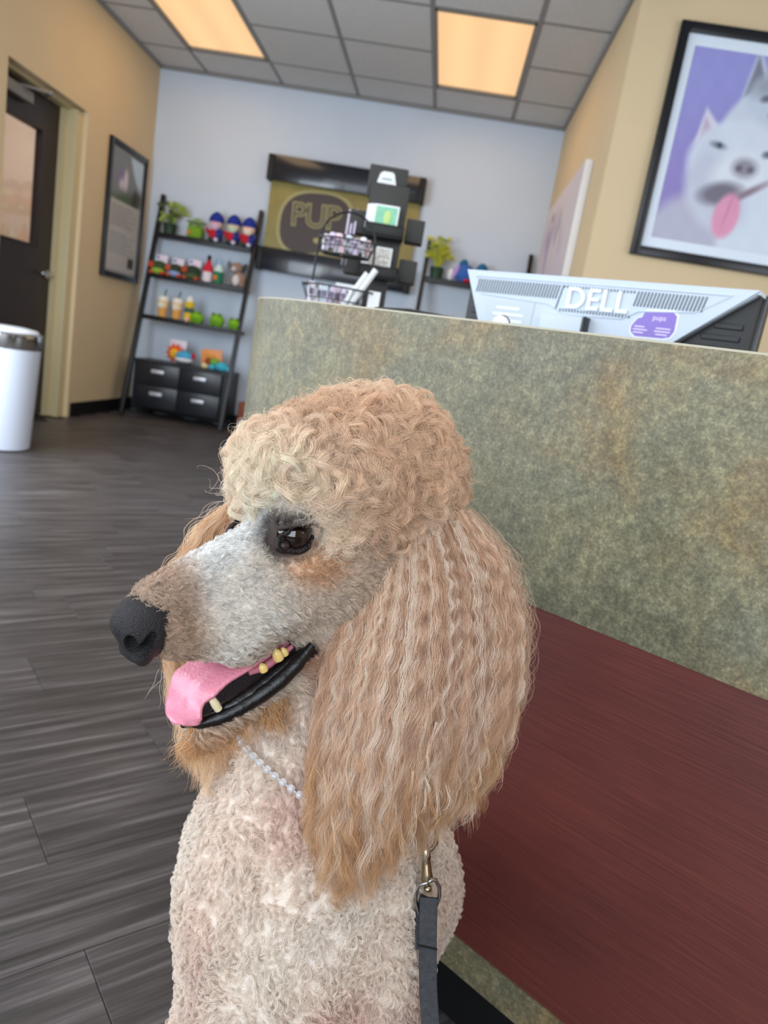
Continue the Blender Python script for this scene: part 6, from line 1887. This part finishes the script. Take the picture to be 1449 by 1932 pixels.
strand_set('whiskers', st, en, -0.05, 0.00012, (206, 196, 184), wig=0.0012)
# dark hairs under the lower lip
st, en = [], []
for k in range(26):
    x0 = 372 + 120 * rs.rand(); y0 = float(np.interp(x0, [370, 425, 490], [1374, 1364, 1330]))
    st.append(Hpx(x0, y0, 0.015)); en.append(Hpx(x0 - 6 + 10 * rs.rand(), y0 + 10 + 14 * rs.rand(), 0.016))
strand_set('dark_lip_hairs', st, en, 0.0, 0.00010, (36, 26, 24), npts=8, wig=0.0006)
print('hair points', HAIRPTS)
# ------------------------------------------------------------------ bead collar and leash
def sdf_at(p):
    return float(S.grad(np.array([p], float))[1][0])
def march(px, py, off=0.0, d0=0.42, d1=0.85):
    for d_ in np.arange(d0, d1, 0.0015):
        p = W(px, py, d_)
        if sdf_at(p) < off: return p
    return W(px, py, 0.6)
q1, q2, q3 = march(497, 1428), march(583, 1498), W(822, 1528, 0.625)
pn_ = nz(np.cross(q2 - q1, q3 - q1))
a_, b__ = NK[2], NK[3]
t_ = ((q1 - a_) @ pn_) / ((b__ - a_) @ pn_)
cc_ = a_ + (b__ - a_) * t_
ex = nz(q1 - cc_); ex = nz(ex - pn_ * (ex @ pn_)); ey = np.cross(pn_, ex)
ring = []
for k in range(240):
    th = 2 * PI * k / 240
    dr_ = ex * math.cos(th) + ey * math.sin(th)
    rr_ = 0.03
    while rr_ < 0.16 and sdf_at(cc_ + dr_ * rr_) < 0.0075: rr_ += 0.0015
    ring.append(rr_)
ring = np.array(ring)
for _ in range(12): ring = (np.roll(ring, 1) + 2 * ring + np.roll(ring, -1)) / 4
RP = np.array([cc_ + (ex * math.cos(2 * PI * k / 240) + ey * math.sin(2 * PI * k / 240)) * ring[k] for k in range(240)])
collar = thing('bead_collar', (0, 0, 0), 'string of clear round beads worn round the neck of the poodle', 'collar')
b = MB(); b.tube([Vector(p) for p in RP[::3]], 0.0005, n=6, closed=True); b.build('string', mat('clear_cord', (210, 212, 216), 0.3), collar)
seg = np.linalg.norm(np.roll(RP, -1, 0) - RP, axis=1); cum = np.concatenate([[0], np.cumsum(seg)])
nb = int(cum[-1] / 0.0074)
RPc = np.vstack([RP, RP[:1]])
m_bead = mat('clear_bead', (250, 250, 252), 0.02, trans=0.7, ior=1.5, coat=0.5)
bead_me = None
for k in range(nb):
    x = cum[-1] * k / nb
    p = np.array([np.interp(x, cum, RPc[:, i]) for i in range(3)])
    if bead_me is None:
        b = MB(); b.ball((0, 0, 0), (0.0030,) * 3, n=16); o = b.build('bead', m_bead, collar); bead_me = o.data
    else: o = link(bpy.data.objects.new('bead', bead_me), collar)
    o.location = p
leash = thing('leash', (0, 0, 0), 'dark grey leather leash clipped to the collar with a brass-toned snap hook', 'leash')
m_brass = mat('antique_nickel', (176, 160, 132), 0.25, metal=1.0)
m_silver = mat('silver_ring', (205, 205, 205), 0.18, metal=1.0)
LD = min(float((march(x_, y_) - C_O) @ C_F) for x_ in (788, 800, 812, 826) for y_ in (1600, 1650, 1700, 1760, 1850, 1925)) - 0.016
print('leash depth', LD)
def L3(px, py, d=0.0): return Vector(W(px, py, LD + d))
# ring joining collar and hook
b = MB(); rp = []
for k in range(28):
    th = 2 * PI * k / 28
    rp.append(L3(812 + 11 * math.cos(th), 1570 + 34 * math.sin(th), 0.006 * math.cos(th)))
b.tube(rp, 0.0013, n=8, closed=True); b.build('oval_ring', m_silver, leash)
b = MB(); b.tube([L3(812, 1604, 0.003), L3(823, 1590, 0), L3(824, 1572), L3(815, 1560, -0.003), L3(803, 1572, -0.003), L3(799, 1592), L3(803, 1612)], [0.0016, 0.0018, 0.0018, 0.0018, 0.0022, 0.0030, 0.0036], n=10); b.build('snap_hook', m_brass, leash)
def along(px0, py0, px1, py1, prof, nm, m):
    p0, p1 = L3(px0, py0), L3(px1, py1); ax_ = (p1 - p0); Ln = ax_.length; ax_.normalize()
    e1 = Vector(C_F).cross(ax_).normalized(); e2 = ax_.cross(e1)
    M = Matrix(((e1.x, e2.x, ax_.x, p0.x), (e1.y, e2.y, ax_.y, p0.y), (e1.z, e2.z, ax_.z, p0.z), (0, 0, 0, 1)))
    b = MB(); b.lathe([(r, z * Ln) for r, z in prof], n=22, M=M); return b.build(nm, m, leash)
along(803, 1600, 806, 1662, [(0.0030, 0), (0.0036, 0.06), (0.0036, 0.30), (0.0030, 0.36), (0.0034, 0.48), (0.0040, 0.75), (0.0046, 0.95), (0.0040, 1.0)], 'barrel', m_brass)
b = MB(); b.ball(L3(807, 1676), (0.0032, 0.0032, 0.0026), n=14); b.tube([L3(806, 1660), L3(807, 1676)], 0.0016); b.build('swivel_pin', m_brass, leash)
dl = [(790, 1722, .004), (784, 1700, .002), (785, 1680, 0), (791, 1669, -.002), (803, 1666, -.003), (814, 1660, -.003), (822, 1660, -.001), (829, 1674, .001), (829, 1692, .003), (824, 1706, .004), (808, 1714, .007)]
b = MB(); b.tube([L3(x, y, z) for x, y, z in dl], 0.0015, n=10, closed=True); b.build('d_ring', m_silver, leash)
m_strap = mat('charcoal_leather', (56, 57, 61), 0.6, vary=0.25, scale=260, bump=0.6, bscale=1200)
def strap(pts, wpx, th, nm):
    """pts: (px, py, extra depth); flat strap facing the viewer"""
    vs, fs = [], []
    q = np.array(pts, float); k = np.linspace(0, 1, len(q)); kk = np.linspace(0, 1, 46)
    q = np.stack([np.interp(kk, k, q[:, i]) for i in range(3)], 1)
    for _ in range(4): q[1:-1] = (q[:-2] + 2 * q[1:-1] + q[2:]) / 4
    c = np.array([W(x, y, LD + z) for x, y, z in q])
    tn = nz(np.gradient(c, axis=0)); sd = nz(np.cross(tn, nz(c - C_O))); nn = np.cross(tn, sd)
    hw_ = wpx / F_PX * LD / 2
    m = len(c)
    for i in range(m):
        for (sx, sz) in ((-1, -.5), (-0.92, -1), (0.92, -1), (1, -.5), (1, .5), (0.92, 1), (-0.92, 1), (-1, .5)):
            vs.append(c[i] + sd[i] * hw_ * sx + nn[i] * th * 0.5 * sz)
    for i in range(m - 1):
        for j in range(8):
            fs.append((i * 8 + j, i * 8 + (j + 1) % 8, (i + 1) * 8 + (j + 1) % 8, (i + 1) * 8 + j))
    fs += [tuple(range(8))[::-1], tuple(range(8 * m - 8, 8 * m))]
    o = pydata(nm, vs, fs, m_strap, leash)
    bm = bmesh.new(); bm.from_mesh(o.data); bmesh.ops.recalc_face_normals(bm, faces=bm.faces); bm.to_mesh(o.data); bm.free()
    return o
strap([(809, 1693, 0.001), (808, 1720, -0.001), (807, 1760, -0.002), (807, 1810, -0.002), (808, 1870, -0.002), (812, 1932, -0.003), (820, 2010, -0.008), (832, 2080, -0.016)], 34, 0.0030, 'strap')
strap([(806, 1693, 0.004), (797, 1720, 0.005), (796, 1760, 0.004), (797, 1790, 0.003)], 26, 0.0026, 'folded_end')
b = MB(); b.box((0, 0, 0), (0.0145, 0.0008, 0.0012)); st_ = b.build('stitching', mat('black_thread', (20, 20, 22), 0.7), leash); st_.location = W(807, 1788, LD - 0.0045)
# the rest of the leash hangs down to the floor in front of the dog
e0 = W(832, 2080, LD - 0.016)
b = MB()
pts = [Vector(e0 + np.array([0, -0.004, 0.01])), Vector(e0 + np.array([0.01, -0.02, -0.04])), Vector((e0[0] + 0.02, e0[1] - 0.05, 0.05)), Vector((e0[0] + 0.03, e0[1] - 0.10, 0.006)), Vector((e0[0] + 0.02, e0[1] - 0.22, 0.006)), Vector((e0[0] - 0.06, e0[1] - 0.34, 0.006))]
for i in range(len(pts) - 1):
    p, q = pts[i], pts[i + 1]; d = q - p
    M = d.to_track_quat('Z', 'Y').to_matrix().to_4x4(); M.translation = (p + q) / 2
    b.box((0, 0, 0), (0.0135, 0.003, d.length + 0.004), M=M)
b.build('strap_tail', m_strap, leash)
